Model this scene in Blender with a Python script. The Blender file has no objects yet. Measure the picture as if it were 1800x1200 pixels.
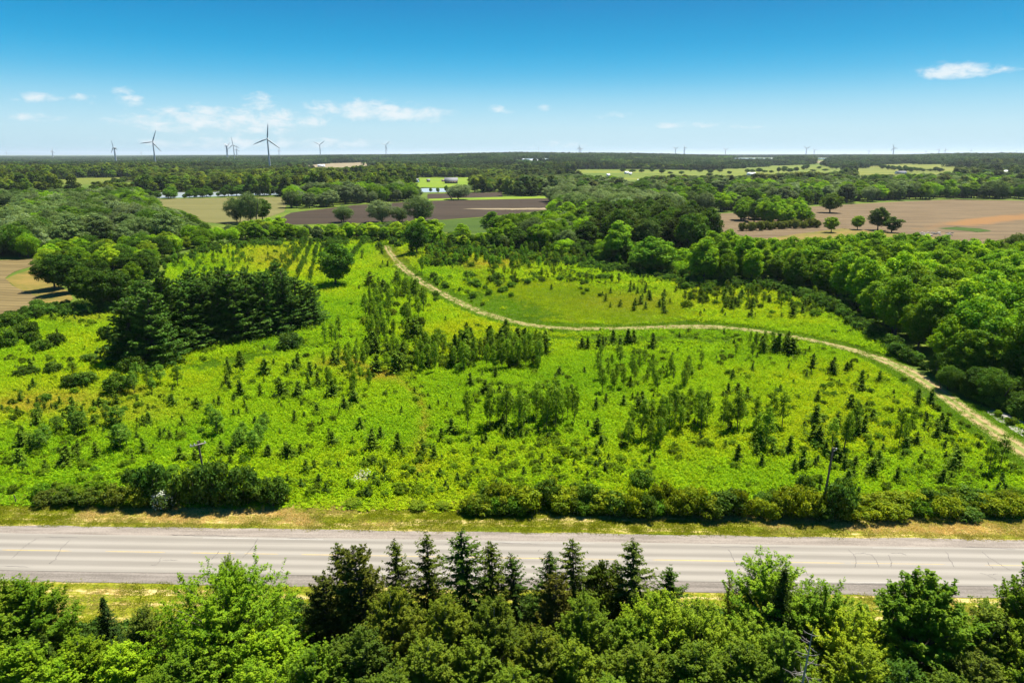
import bpy, math, random
import numpy as np
from mathutils import Vector

random.seed(7)
RNG = np.random.default_rng(7)
R_ = math.radians

# ------------------------------------------------------------------ camera
FPX = 1200.0            # focal length in pixels of the 1800 px wide photograph
HOR = 271.0             # picture row of the true horizon
CAMZ = 44.0
HAZE_D = 3.0e-5       # density of the summer air
PITCH = math.atan((600 - HOR) / FPX)
scene = bpy.context.scene
COL = scene.collection
cam_data = bpy.data.cameras.new('camera')
cam = bpy.data.objects.new('camera', cam_data)
COL.objects.link(cam)
cam.location = (0, 0, CAMZ)
cam.rotation_euler = (math.pi / 2 - PITCH, 0, 0)
cam_data.sensor_width = 36
cam_data.lens = 36 * FPX / 1800
cam_data.clip_start = 0.5
cam_data.clip_end = 90000
scene.camera = cam

# ------------------------------------------------------------------ render / colour
SUN_EL, SUN_AZ = 64.0, 42.0      # azimuth east of the view direction (+y)
vs = scene.view_settings
vs.view_transform = 'Standard'
vs.look = 'None'
vs.exposure = 1.3
vs.gamma = 1.0
vs.use_curve_mapping = False
cy = scene.cycles
cy.max_bounces = 4
cy.diffuse_bounces = 3
cy.glossy_bounces = 2
cy.transmission_bounces = 4
cy.transparent_max_bounces = 8
cy.volume_bounces = 0
cy.use_denoising = True
cy.sample_clamp_indirect = 6

# ------------------------------------------------------------------ pixel <-> place
CP, SP = math.cos(PITCH), math.sin(PITCH)


def raydir(px, py):
    px = np.asarray(px, float); py = np.asarray(py, float)
    u = (px - 900) / FPX; v = (600 - py) / FPX
    return np.stack([u, CP + v * SP, -SP + v * CP], -1)


def smooth(a, b, t):
    t = np.clip((t - a) / (b - a), 0, 1)
    return t * t * (3 - 2 * t)


def terrain(x, y):
    x = np.asarray(x, float); y = np.asarray(y, float)
    d = np.hypot(x, y)
    az = np.arctan2(x, np.maximum(y, 1e-3))
    w = -0.42 + 1.42 * smooth(-0.62, -0.12, az) - 0.18 * smooth(0.1, 0.5, az)
    rise = (27 * w + 3.5 * np.sin(az * 13 + 0.7) + 2.0 * np.sin(az * 31 + 2)) * smooth(1700, 4200, d) + 5 * smooth(900, 3000, d) * np.sin(az * 9 + 1.3) * smooth(1500, 2600, d)
    m = smooth(95, 130, y) * (1 - smooth(330, 420, y))
    bump = m * (0.35 * np.sin(x * 0.071 + 1.1) * np.sin(y * 0.055 + 0.4) + 0.16 * np.sin(x * 0.19 + y * 0.13))
    return rise + bump


def at(px, py, lift=0.0):
    """the place on the ground seen at a picture point"""
    d = raydir(px, py)
    t = (CAMZ) / np.maximum(-d[..., 2], 1e-4)
    for _ in range(14):
        z = terrain(d[..., 0] * t, d[..., 1] * t)
        tn = (CAMZ - z) / np.maximum(-d[..., 2], 1e-4)
        t = 0.5 * t + 0.5 * tn
    x, y = d[..., 0] * t, d[..., 1] * t
    return np.stack([x, y, terrain(x, y) + lift], -1)


def proj(P):
    P = np.asarray(P, float)
    rel = P - np.array([0, 0, CAMZ])
    depth = rel[..., 1] * CP - rel[..., 2] * SP
    up = rel[..., 1] * SP + rel[..., 2] * CP
    depth = np.maximum(depth, 1e-3)
    return 900 + FPX * rel[..., 0] / depth, 600 - FPX * up / depth, depth


def inpoly(px, py, poly):
    px = np.asarray(px, float); py = np.asarray(py, float)
    res = np.zeros(px.shape, bool)
    n = len(poly)
    j = n - 1
    for i in range(n):
        xi, yi = poly[i]; xj, yj = poly[j]
        c = (yi > py) != (yj > py)
        with np.errstate(divide='ignore', invalid='ignore'):
            xx = (xj - xi) * (py - yi) / ((yj - yi) if yj != yi else 1e-9) + xi
        res ^= c & (px < xx)
        j = i
    return res


# ------------------------------------------------------------------ node helpers
def N(nt, t, **kw):
    n = nt.nodes.new(t)
    for k, v in kw.items():
        setattr(n, k, v)
    return n


def L(nt, a, b):
    nt.links.new(a, b)


def math_node(nt, op, a, b=None, c=None, clamp=False):
    n = N(nt, 'ShaderNodeMath', operation=op, use_clamp=clamp)
    for i, v in enumerate((a, b, c)):
        if v is None:
            continue
        if hasattr(v, 'is_linked'):
            L(nt, v, n.inputs[i])
        else:
            n.inputs[i].default_value = v
    return n.outputs[0]


def maprange(nt, v, a, b, c=0.0, d=1.0, smoothstep=True):
    n = N(nt, 'ShaderNodeMapRange')
    n.interpolation_type = 'SMOOTHSTEP' if smoothstep else 'LINEAR'
    L(nt, v, n.inputs[0])
    for i, q in enumerate((a, b, c, d)):
        n.inputs[i + 1].default_value = q
    return n.outputs[0]


def mixc(nt, f, a, b, mode='MIX'):
    n = N(nt, 'ShaderNodeMix', data_type='RGBA', blend_type=mode)
    for s, v in ((n.inputs[0], f), (n.inputs[6], a), (n.inputs[7], b)):
        if hasattr(v, 'is_linked'):
            L(nt, v, s)
        else:
            s.default_value = v if not isinstance(v, tuple) or len(v) == 4 else (*v, 1)
    return n.outputs[2]


def noise(nt, vec, scale, detail=4, rough=0.55, dist=0.0):
    n = N(nt, 'ShaderNodeTexNoise')
    n.inputs['Scale'].default_value = scale
    n.inputs['Detail'].default_value = detail
    n.inputs['Roughness'].default_value = rough
    n.inputs['Distortion'].default_value = dist
    if vec is not None:
        L(nt, vec, n.inputs['Vector'])
    return n.outputs[0]


# ------------------------------------------------------------------ world: sky with small far clouds
world = bpy.data.worlds.new('World')
scene.world = world
world.use_nodes = True
wt = world.node_tree
wt.nodes.clear()
wo = N(wt, 'ShaderNodeOutputWorld')
bg = N(wt, 'ShaderNodeBackground')
bg.inputs[1].default_value = 0.1
L(wt, bg.outputs[0], wo.inputs[0])
sky = N(wt, 'ShaderNodeTexSky', sky_type='NISHITA')
sky.sun_disc = False
sky.sun_elevation = R_(SUN_EL)
sky.sun_rotation = R_(SUN_AZ)
sky.altitude = 200
sky.air_density = 1.0
sky.dust_density = 0.6
sky.ozone_density = 3.0
tc = N(wt, 'ShaderNodeTexCoord')
sep = N(wt, 'ShaderNodeSeparateXYZ')
L(wt, tc.outputs['Generated'], sep.inputs[0])
el = math_node(wt, 'ARCSINE', sep.outputs[2])
azn = math_node(wt, 'ARCTAN2', sep.outputs[0], sep.outputs[1])
# the photograph's deep, clear blue: air colour by height above the horizon
rp = N(wt, 'ShaderNodeValToRGB')
rp.color_ramp.interpolation = 'B_SPLINE'
stops = [(0.0, (0.46, 0.74, 0.86)), (0.018, (0.56, 0.82, 0.93)), (0.04, (0.58, 0.86, 0.98)), (0.075, (0.27, 0.70, 0.95)), (0.105, (0.07, 0.53, 0.88)), (0.14, (0.0, 0.41, 0.79)),
         (0.19, (0.0, 0.28, 0.64)), (0.35, (0.0, 0.19, 0.54)), (1.0, (0.0, 0.15, 0.45))]
cr = rp.color_ramp
while len(cr.elements) < len(stops):
    cr.elements.new(0.5)
for e, (p, c) in zip(cr.elements, stops):
    e.position = p; e.color = (*c, 1)
L(wt, maprange(wt, el, 0.0, 1.0, smoothstep=False), rp.inputs[0])
bw = N(wt, 'ShaderNodeRGBToBW')
L(wt, sky.outputs[0], bw.inputs[0])
SKYK = 3.7
skyc = mixc(wt, 0.98, sky.outputs[0], mixc(wt, 1.0, rp.outputs[0], (SKYK, SKYK, SKYK), 'MULTIPLY'))
# clouds: picture places (x, y, half width, half height, strength)
CLOUDS = [(1670, 120, 42, 10, 1.15), (1706, 124, 40, 8, 1.1), (1769, 121, 20, 5, 0.8), (70, 169, 30, 7, 0.8), (146, 171, 20, 7, 0.72),
          (215, 157, 18, 7, 0.75), (232, 174, 24, 8, 0.85), (60, 203, 44, 8, 0.55), (300, 210, 90, 14, 0.78), (350, 202, 100, 20, 0.8),
          (455, 178, 34, 16, 0.75), (430, 205, 100, 20, 0.88), (505, 207, 70, 14, 0.75), (590, 188, 60, 14, 0.85), (665, 190, 60, 15, 1.1), (720, 196, 80, 12, 0.95),
          (880, 190, 26, 8, 0.7), (955, 188, 14, 6, 0.72), (1075, 201, 46, 7, 0.45), (1200, 219, 100, 6, 0.45),
          (420, 249, 190, 9, 0.75), (590, 249, 110, 8, 0.66), (980, 252, 110, 7, 0.42), (1300, 222, 60, 4, 0.4), (210, 203, 16, 5, 0.4), (28, 171, 14, 5, 0.5)]
cxy = N(wt, 'ShaderNodeCombineXYZ')
L(wt, azn, cxy.inputs[0]); L(wt, el, cxy.inputs[1])
best = None
for (cx_, cy_, cw, ch, cs) in CLOUDS:
    d = raydir(cx_, cy_); dn = d / np.linalg.norm(d)
    a0, e0 = math.atan2(dn[0], dn[1]), math.asin(dn[2])
    kx, ky, e1 = FPX / cw / 1.25, FPX / ch / 1.45, e0 - 0.3 * ch / FPX
    s2 = N(wt, 'ShaderNodeVectorMath', operation='MULTIPLY_ADD')
    L(wt, cxy.outputs[0], s2.inputs[0]); s2.inputs[1].default_value = (kx, ky, 0); s2.inputs[2].default_value = (-a0 * kx, -e1 * ky, 0)
    s3 = N(wt, 'ShaderNodeVectorMath', operation='DOT_PRODUCT')
    L(wt, s2.outputs[0], s3.inputs[0]); L(wt, s2.outputs[0], s3.inputs[1])
    v = math_node(wt, 'MULTIPLY_ADD', s3.outputs['Value'], -0.55, 0.55 + (cs - 1.0) * 0.42)
    best = v if best is None else math_node(wt, 'MAXIMUM', best, v)
cm = N(wt, 'ShaderNodeMapping')
cm.inputs['Scale'].default_value = (40, 85, 1)
L(wt, cxy.outputs[0], cm.inputs[0])
cn = noise(wt, cm.outputs[0], 1.0, 6, 0.6, 0.3)
cfac = maprange(wt, math_node(wt, 'ADD', best, math_node(wt, 'MULTIPLY', math_node(wt, 'SUBTRACT', cn, 0.5), 1.5)), 0.12, 0.75)
cfac = math_node(wt, 'MULTIPLY', cfac, 0.85)
CK = 3.85
bgc = mixc(wt, cfac, skyc, (CK * 0.95, CK, CK * 1.02))
L(wt, bgc, bg.inputs[0])
world.cycles.sampling_method = 'MANUAL'
world.cycles.sample_map_resolution = 512

sun_d = bpy.data.lights.new('sun', 'SUN')
sun_d.energy = 4.9
sun_d.angle = R_(0.53)
sun_d.color = (1.0, 0.95, 0.86)
sun = bpy.data.objects.new('sun', sun_d)
COL.objects.link(sun)
sdir = Vector((math.sin(R_(SUN_AZ)) * math.cos(R_(SUN_EL)), math.cos(R_(SUN_AZ)) * math.cos(R_(SUN_EL)), math.sin(R_(SUN_EL))))
sun.rotation_euler = (-sdir).to_track_quat('-Z', 'Y').to_euler()
sun.location = (60, 60, 200)


# ------------------------------------------------------------------ materials
def new_mat(name):
    m = bpy.data.materials.new(name)
    m.use_nodes = True
    nt = m.node_tree
    nt.nodes.clear()
    out = N(nt, 'ShaderNodeOutputMaterial')
    return m, nt, out


def leaf_material(name, trans=0.34, gloss=0.05, vspan=0.5, yellow=0.05):
    """colour comes from each plant's own tint; every leaf differs a little"""
    m, nt, out = new_mat(name)
    a = N(nt, 'ShaderNodeAttribute', attribute_type='INSTANCER', attribute_name='tint')
    lv = N(nt, 'ShaderNodeAttribute', attribute_type='GEOMETRY', attribute_name='lv')
    hsv = N(nt, 'ShaderNodeHueSaturation')
    L(nt, a.outputs['Color'], hsv.inputs['Color'])
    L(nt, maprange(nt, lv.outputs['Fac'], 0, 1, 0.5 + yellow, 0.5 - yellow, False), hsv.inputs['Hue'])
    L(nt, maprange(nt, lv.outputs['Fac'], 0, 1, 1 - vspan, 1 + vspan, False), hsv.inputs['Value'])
    col = hsv.outputs[0]
    dif = N(nt, 'ShaderNodeBsdfDiffuse'); L(nt, col, dif.inputs[0])
    tr = N(nt, 'ShaderNodeBsdfTranslucent')
    L(nt, mixc(nt, 1.0, col, (1.5, 1.35, 0.55), 'MULTIPLY'), tr.inputs[0])
    ms = N(nt, 'ShaderNodeMixShader'); ms.inputs[0].default_value = trans
    L(nt, dif.outputs[0], ms.inputs[1]); L(nt, tr.outputs[0], ms.inputs[2])
    gl = N(nt, 'ShaderNodeBsdfGlossy'); gl.inputs['Roughness'].default_value = 0.5
    gl.inputs[0].default_value = (0.8, 0.85, 0.8, 1)
    m2 = N(nt, 'ShaderNodeMixShader'); m2.inputs[0].default_value = gloss
    L(nt, ms.outputs[0], m2.inputs[1]); L(nt, gl.outputs[0], m2.inputs[2])
    L(nt, m2.outputs[0], out.inputs[0])
    return m


def plain(name, col, rough=0.8, nscale=None, namt=0.3, metallic=0.0, bump=0.0):
    m, nt, out = new_mat(name)
    b = N(nt, 'ShaderNodeBsdfPrincipled')
    b.inputs['Roughness'].default_value = rough
    b.inputs['Metallic'].default_value = metallic
    if nscale:
        t = N(nt, 'ShaderNodeTexCoord')
        nz = noise(nt, t.outputs['Object'], nscale, 5)
        c = mixc(nt, nz, tuple(v * (1 - namt) for v in col), tuple(min(1, v * (1 + namt)) for v in col))
        L(nt, c, b.inputs['Base Color'])
        if bump:
            bp = N(nt, 'ShaderNodeBump'); bp.inputs['Strength'].default_value = bump
            L(nt, nz, bp.inputs['Height']); L(nt, bp.outputs[0], b.inputs['Normal'])
    else:
        b.inputs['Base Color'].default_value = (*col, 1)
    L(nt, b.outputs[0], out.inputs[0])
    return m


M = {}
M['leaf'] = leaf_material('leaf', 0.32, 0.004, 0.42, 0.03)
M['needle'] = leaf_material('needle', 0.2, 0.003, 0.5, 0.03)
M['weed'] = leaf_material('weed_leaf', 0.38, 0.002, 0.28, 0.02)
M['bark'] = plain('bark', (0.075, 0.06, 0.045), 0.9, 6.0, 0.5)
M['bark_pale'] = plain('bark_pale', (0.22, 0.2, 0.16), 0.85, 8.0, 0.5)
M['dead_wood'] = plain('dead_wood', (0.26, 0.23, 0.2), 0.9, 8.0, 0.4)
M['pole_wood'] = plain('pole_wood', (0.09, 0.07, 0.055), 0.9, 5.0, 0.4)
M['pale_steel'] = plain('pale_steel', (0.36, 0.38, 0.4), 0.6)
M['dull_steel'] = plain('dull_steel', (0.3, 0.32, 0.33), 0.5)
M['porcelain'] = plain('porcelain', (0.5, 0.5, 0.48), 0.3)


# ------------------------------------------------------------------ mesh helpers
def build_mesh(name, chunks, mats):
    """chunks: list of (V, F(list/array of equal-size faces), lv per vertex or None, material index)"""
    me = bpy.data.meshes.new(name)
    Vs, loops, starts, mi, lvs = [], [], [], [], []
    vo = lo = 0
    for V, F, lv, k in chunks:
        V = np.asarray(V, np.float32).reshape(-1, 3); F = np.asarray(F, np.int64)
        if len(F) == 0:
            continue
        Vs.append(V)
        loops.append((F + vo).ravel())
        n = F.shape[1]
        starts.append(lo + np.arange(len(F)) * n)
        mi.append(np.full(len(F), k))
        lvs.append(np.full(len(V), 0.5, np.float32) if lv is None else np.asarray(lv, np.float32))
        vo += len(V); lo += F.size
    V = np.concatenate(Vs); lp = np.concatenate(loops); st = np.concatenate(starts); mi = np.concatenate(mi); lv = np.concatenate(lvs)
    me.vertices.add(len(V)); me.vertices.foreach_set('co', V.ravel())
    me.loops.add(len(lp)); me.loops.foreach_set('vertex_index', lp.astype(np.int32))
    me.polygons.add(len(st)); me.polygons.foreach_set('loop_start', st.astype(np.int32))
    for m in mats:
        me.materials.append(m)
    me.polygons.foreach_set('material_index', mi.astype(np.int32))
    at_ = me.attributes.new('lv', 'FLOAT', 'POINT')
    at_.data.foreach_set('value', lv)
    me.update(calc_edges=True)
    return me


def unit(a):
    return a / np.maximum(np.linalg.norm(a, axis=-1, keepdims=True), 1e-9)


def leaf_quads(C, Nrm, size, rng, asp=0.55, T=None, droop=0.18, lv=None):
    n = len(C)
    Nrm = unit(Nrm)
    if T is None:
        T = np.cross(Nrm, rng.normal(size=(n, 3)))
    T = unit(T - Nrm * np.sum(T * Nrm, -1, keepdims=True))
    B = np.cross(Nrm, T)
    s = np.broadcast_to(np.asarray(size, float), (n,))[:, None]
    a = C + T * s - Nrm * s * droop
    c = C - T * s - Nrm * s * droop
    b = C + B * s * asp; d = C - B * s * asp
    V = np.stack([a, b, c, d], 1).reshape(-1, 3)
    F = np.arange(4 * n).reshape(n, 4)
    lv = rng.random(n) if lv is None else lv
    return V, F, np.repeat(lv, 4)


def tube(path, rad, sides=6):
    P = np.asarray(path, float); n = len(P)
    rad = np.asarray(rad, float)
    d = unit(np.gradient(P, axis=0))
    ref = np.where(np.abs(d[:, 2:3]) > 0.9, np.array([[1.0, 0, 0]]), np.array([[0, 0, 1.0]]))
    u = unit(np.cross(d, ref)); w = np.cross(d, u)
    ang = np.arange(sides) * 2 * math.pi / sides
    V = (P[:, None] + rad[:, None, None] * (np.cos(ang)[None, :, None] * u[:, None] + np.sin(ang)[None, :, None] * w[:, None])).reshape(-1, 3)
    F = []
    for i in range(n - 1):
        for j in range(sides):
            k = (j + 1) % sides
            F.append((i * sides + j, i * sides + k, (i + 1) * sides + k, (i + 1) * sides + j))
    return V, np.array(F)


def merge(parts):
    Vs, Fs, o = [], [], 0
    for V, F in parts:
        Vs.append(V); Fs.append(np.asarray(F) + o); o += len(V)
    return np.concatenate(Vs), np.concatenate(Fs)


def box(x0, x1, y0, y1, z0, z1):
    V = np.array([(x0, y0, z0), (x1, y0, z0), (x1, y1, z0), (x0, y1, z0), (x0, y0, z1), (x1, y0, z1), (x1, y1, z1), (x0, y1, z1)], float)
    F = np.array([(0, 3, 2, 1), (4, 5, 6, 7), (0, 1, 5, 4), (1, 2, 6, 5), (2, 3, 7, 6), (3, 0, 4, 7)])
    return V, F


def mesh_obj(name, me, parent=None):
    o = bpy.data.objects.new(name, me)
    COL.objects.link(o)
    if parent is not None:
        o.parent = parent
    return o


def tag(o, label=None, cat=None, group=None, kind=None):
    if label: o['label'] = label
    if cat: o['category'] = cat
    if group: o['group'] = group
    if kind: o['kind'] = kind
    return o


def empty(name, loc, rz=0.0):
    o = bpy.data.objects.new(name, None)
    o.empty_display_size = 0.3
    COL.objects.link(o)
    o.location = loc; o.rotation_euler = (0, 0, rz)
    return o


# ------------------------------------------------------------------ plant prototypes: (trunk mesh, crown mesh)
def broadleaf(name, seed, H, R, zb, nb, nleaf, ls, shape='round', bark='bark', asp=0.55, limbs=8, bough=(0.26, 0.42), stems=1, flat=0.78, inner=0.12, rough=0.5, tk=0.022):
    rng = np.random.default_rng(seed)
    zc, hz = (zb + H) / 2, (H - zb) / 2
    i = np.arange(nb) + 0.5
    ph = np.arccos(1 - 2 * i / nb); th = math.pi * (1 + 5 ** 0.5) * i + rng.random() * 6
    D = np.stack([np.cos(th) * np.sin(ph), np.sin(th) * np.sin(ph), np.cos(ph)], -1) + rng.normal(scale=0.16, size=(nb, 3))
    D = unit(D)
    t = D[:, 2]
    if shape == 'ovate':
        prof = 1.0 - 0.38 * np.clip(t, 0, 1) - 0.05 * np.clip(-t, 0, 1)
    elif shape == 'column':
        prof = 1.0 - 0.3 * np.clip(t, 0, 1)
    elif shape == 'vase':
        prof = 1.0 + 0.12 * t
    else:
        prof = 1.0 - 0.12 * np.clip(-t, 0, 1)
    a = np.arctan2(D[:, 1], D[:, 0])
    lob = 1 + 0.16 * np.sin(2 * a + rng.random() * 6) + 0.1 * np.sin(3 * a + rng.random() * 6)
    rad = rng.uniform(0.6, 0.86, nb) * prof * lob
    rb = R * rng.uniform(bough[0], bough[1], nb)
    C = np.stack([D[:, 0] * rad * R, D[:, 1] * rad * R, zc + D[:, 2] * rng.uniform(0.66, 0.9, nb) * hz], -1)
    C[:, 2] = np.minimum(C[:, 2], H - rb * flat * 0.85)
    ni = max(3, nb // 5)
    Ci = np.stack([rng.normal(scale=0.3, size=ni) * R, rng.normal(scale=0.3, size=ni) * R, zc + rng.uniform(-0.5, 0.55, ni) * hz], -1)
    C = np.concatenate([C, Ci]); rb = np.concatenate([rb, R * rng.uniform(0.3, 0.45, ni)])
    w = rb ** 2; w /= w.sum()
    k = rng.choice(len(C), size=nleaf, p=w)
    d = unit(rng.normal(size=(nleaf, 3)) + np.array([0, 0, 0.38]))
    r = np.where(rng.random(nleaf) < inner * 2, rng.random(nleaf), rng.uniform(0.72, 1.08, nleaf))
    # each bough breaks up into sprays that stick out
    lump = 1 + 0.16 * np.sin(d[:, 0] * 7 + k * 1.7) * np.sin(d[:, 1] * 7 + k) + 0.1 * np.sin(d[:, 2] * 9 + k * 2.3)
    P = C[k] + d * (r * lump * rb[k])[:, None] * np.array([1, 1, flat])
    nr = 0.75 * d + rng.normal(scale=rough, size=(nleaf, 3)) + np.array([0, 0, 0.35])
    lvb = rng.random(len(C))
    lv = np.clip(0.55 * rng.random(nleaf) + 0.45 * lvb[k], 0, 1)
    V, F, lvv = leaf_quads(P, nr, ls * rng.uniform(0.7, 1.3, nleaf), rng, asp, lv=lv)
    keep = None
    crown = build_mesh(name + '_crown', [(V, F, lvv, 0)], [M['leaf']])
    parts = []
    tr = tk * H
    for s in range(stems):
        off = rng.normal(scale=0.12 * R, size=2) if stems > 1 else np.zeros(2)
        bend = rng.normal(scale=0.05 * R, size=2)
        path = [(off[0], off[1], -0.3), (off[0] * 1.3 + bend[0] * 0.4, off[1] * 1.3 + bend[1] * 0.4, zb * 0.6), (off[0] * 2 + bend[0], off[1] * 2 + bend[1], zc), (off[0] * 2.4, off[1] * 2.4, zc + hz * 0.6)]
        parts.append(tube(path, [tr * 1.25, tr, tr * 0.65, tr * 0.18], 7))
    order = np.argsort(-rb)[:limbs]
    for q in order:
        z0 = zb * 0.7 + (C[q, 2] - zb) * 0.35 if C[q, 2] > zb else zb * 0.7
        z0 = min(max(z0, zb * 0.5), zc)
        m = np.array([C[q, 0] * 0.45, C[q, 1] * 0.45, z0 + (C[q, 2] - z0) * 0.5 + 0.03 * H])
        parts.append(tube([(0, 0, z0), m, C[q]], [tr * 0.5, tr * 0.3, tr * 0.08], 5))
    V, F = merge(parts)
    trunk = build_mesh(name + '_trunk', [(V, F, None, 0)], [M[bark]])
    return trunk, crown


def spruce(name, seed, H, R, zb, dz, nbr, step, ls, droop=0.25, up=0.18, taper=0.9, ragged=0.2, asp=0.3):
    rng = np.random.default_rng(seed)
    Cs, Ts, Ns, S, LV = [], [], [], [], []
    parts = [tube([(0, 0, -0.2), (0.02 * R, 0, H * 0.5), (0, 0, H * 0.99)], [0.018 * H, 0.011 * H, 0.002 * H], 7)]
    z = zb
    while z < H * 0.985:
        f = (z - zb) / (H - zb)
        Lz = R * (1 - f) ** taper + 0.05 * R
        n = max(4, int(nbr * (0.6 + 0.4 * (1 - f))))
        a0 = rng.random() * 6.3
        for j in range(n):
            az = a0 + j * 6.283 / n + rng.normal(scale=0.2)
            Lb = Lz * (1 + rng.normal(scale=ragged))
            Lb = max(Lb, 0.12 * R * (1 - f) + 0.05)
            o = np.array([math.cos(az), math.sin(az), 0]); la = np.array([-o[1], o[0], 0])
            zz = z + rng.normal(scale=dz * 0.3)
            ns = max(2, int(Lb / step))
            t = (np.arange(ns) + rng.random(ns)) / ns
            t = 0.12 + 0.88 * t
            dr = droop * (1 - 0.4 * f)
            P = o * (t * Lb)[:, None] + np.array([0, 0, zz]) + np.array([0, 0, 1.0]) * (Lb * (-dr * t + up * t * t) + (0.25 * Lb * f * t))[:, None]
            b = rng.random()
            for sgn in (-1, 1, 0):
                if sgn:
                    T = o * 0.75 + la * sgn * 0.8 + np.array([0, 0, -0.25])
                    off = la * sgn * ls * 0.55
                else:
                    T = o + np.array([0, 0, -0.15]); off = o * 0.0 + np.array([0, 0, 0.05])
                Cs.append(P + off * (1 - 0.45 * t)[:, None] + rng.normal(scale=ls * 0.2, size=P.shape))
                Ts.append(np.repeat(T[None], ns, 0) + rng.normal(scale=0.3, size=P.shape))
                Ns.append(np.array([0, 0, 1.0]) + o * 0.35 + rng.normal(scale=0.42, size=P.shape))
                S.append(ls * rng.uniform(0.7, 1.25, ns) * (1 - 0.3 * t))
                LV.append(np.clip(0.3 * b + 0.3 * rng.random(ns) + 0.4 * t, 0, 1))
            if Lb > 0.6 * R and rng.random() < 0.5:
                parts.append(tube([(0, 0, zz), o * Lb * 0.8 + np.array([0, 0, zz + Lb * 0.8 * (-dr + up * 0.8)])], [0.004 * H, 0.001 * H], 4))
        z += dz * (1 - 0.35 * f) * rng.uniform(0.8, 1.2)
    C = np.concatenate(Cs); T = np.concatenate(Ts); Nn = np.concatenate(Ns); S = np.concatenate(S); LV = np.concatenate(LV)
    V, F, lv = leaf_quads(C, Nn, S, rng, asp, T=T, lv=LV)
    # leader
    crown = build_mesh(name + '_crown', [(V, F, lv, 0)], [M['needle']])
    V, F = merge(parts)
    return build_mesh(name + '_trunk', [(V, F, None, 0)], [M['bark']]), crown


def pine(name, seed, H, R, zb, dz, nbr, ls, tuft=9, taper=0.75, dens=1.0):
    rng = np.random.default_rng(seed)
    parts = [tube([(0, 0, -0.2), (0.03 * R, 0.02 * R, H * 0.5), (0, 0, H * 0.98)], [0.02 * H, 0.013 * H, 0.003 * H], 7)]
    Cs, Ns, Ts, S, LV = [], [], [], [], []
    z = zb
    while z < H * 0.98:
        f = (z - zb) / (H - zb)
        Lz = R * (1 - f) ** taper * (0.75 + 0.25 * math.sin(math.pi * min(1, f * 1.6 + 0.25))) + 0.1 * R
        n = max(4, int(nbr * (1 - 0.35 * f)))
        a0 = rng.random() * 6.3
        for j in range(n):
            az = a0 + j * 6.283 / n + rng.normal(scale=0.25)
            Lb = Lz * rng.uniform(0.72, 1.12)
            o = np.array([math.cos(az), math.sin(az), 0]); la = np.array([-o[1], o[0], 0])
            zz = z + rng.normal(scale=dz * 0.22)
            rise = 0.12 + 0.45 * f
            ns = max(2, int(Lb / (ls * 1.3) * dens))
            t = np.sort(0.3 + 0.7 * (np.arange(ns) + rng.random(ns)) / ns)
            base = o * (t * Lb)[:, None] + np.array([0, 0, 1.0]) * (zz + Lb * (rise * t * t - 0.06 * t))[:, None]
            wdt = 0.26 * Lb * np.sin(np.clip(t, 0, 1) * math.pi * 0.85 + 0.1)
            b = rng.random()
            for q in range(tuft):
                P = base + la * (rng.uniform(-1, 1, ns) * wdt)[:, None] + np.array([0, 0, 1.0]) * (rng.uniform(-0.3, 0.9, ns) * ls)[:, None]
                Cs.append(P)
                T = o * 0.6 + la * rng.normal() * 0.7 + np.array([0, 0, 0.35])
                Ts.append(np.repeat(T[None], ns, 0) + rng.normal(scale=0.4, size=P.shape))
                Ns.append(np.array([0, 0, 0.9]) + rng.normal(scale=0.5, size=P.shape))
                S.append(ls * rng.uniform(0.6, 1.2, ns))
                LV.append(np.clip(0.35 * b + 0.35 * rng.random(ns) + 0.3 * t, 0, 1))
            parts.append(tube([(0, 0, zz), o * Lb * 0.5 + np.array([0, 0, zz + Lb * 0.1 * rise]), o * Lb * 0.9 + np.array([0, 0, zz + Lb * rise * 0.7])], [0.006 * H, 0.004 * H, 0.001 * H], 4))
        z += dz * rng.uniform(0.75, 1.25) * (1 - 0.3 * f)
    C = np.concatenate(Cs); T = np.concatenate(Ts); Nn = np.concatenate(Ns); S = np.concatenate(S); LV = np.concatenate(LV)
    V, F, lv = leaf_quads(C, Nn, S, rng, 0.34, T=T, lv=LV)
    crown = build_mesh(name + '_crown', [(V, F, lv, 0)], [M['needle']])
    V, F = merge(parts)
    return build_mesh(name + '_trunk', [(V, F, None, 0)], [M['bark']]), crown


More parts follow.
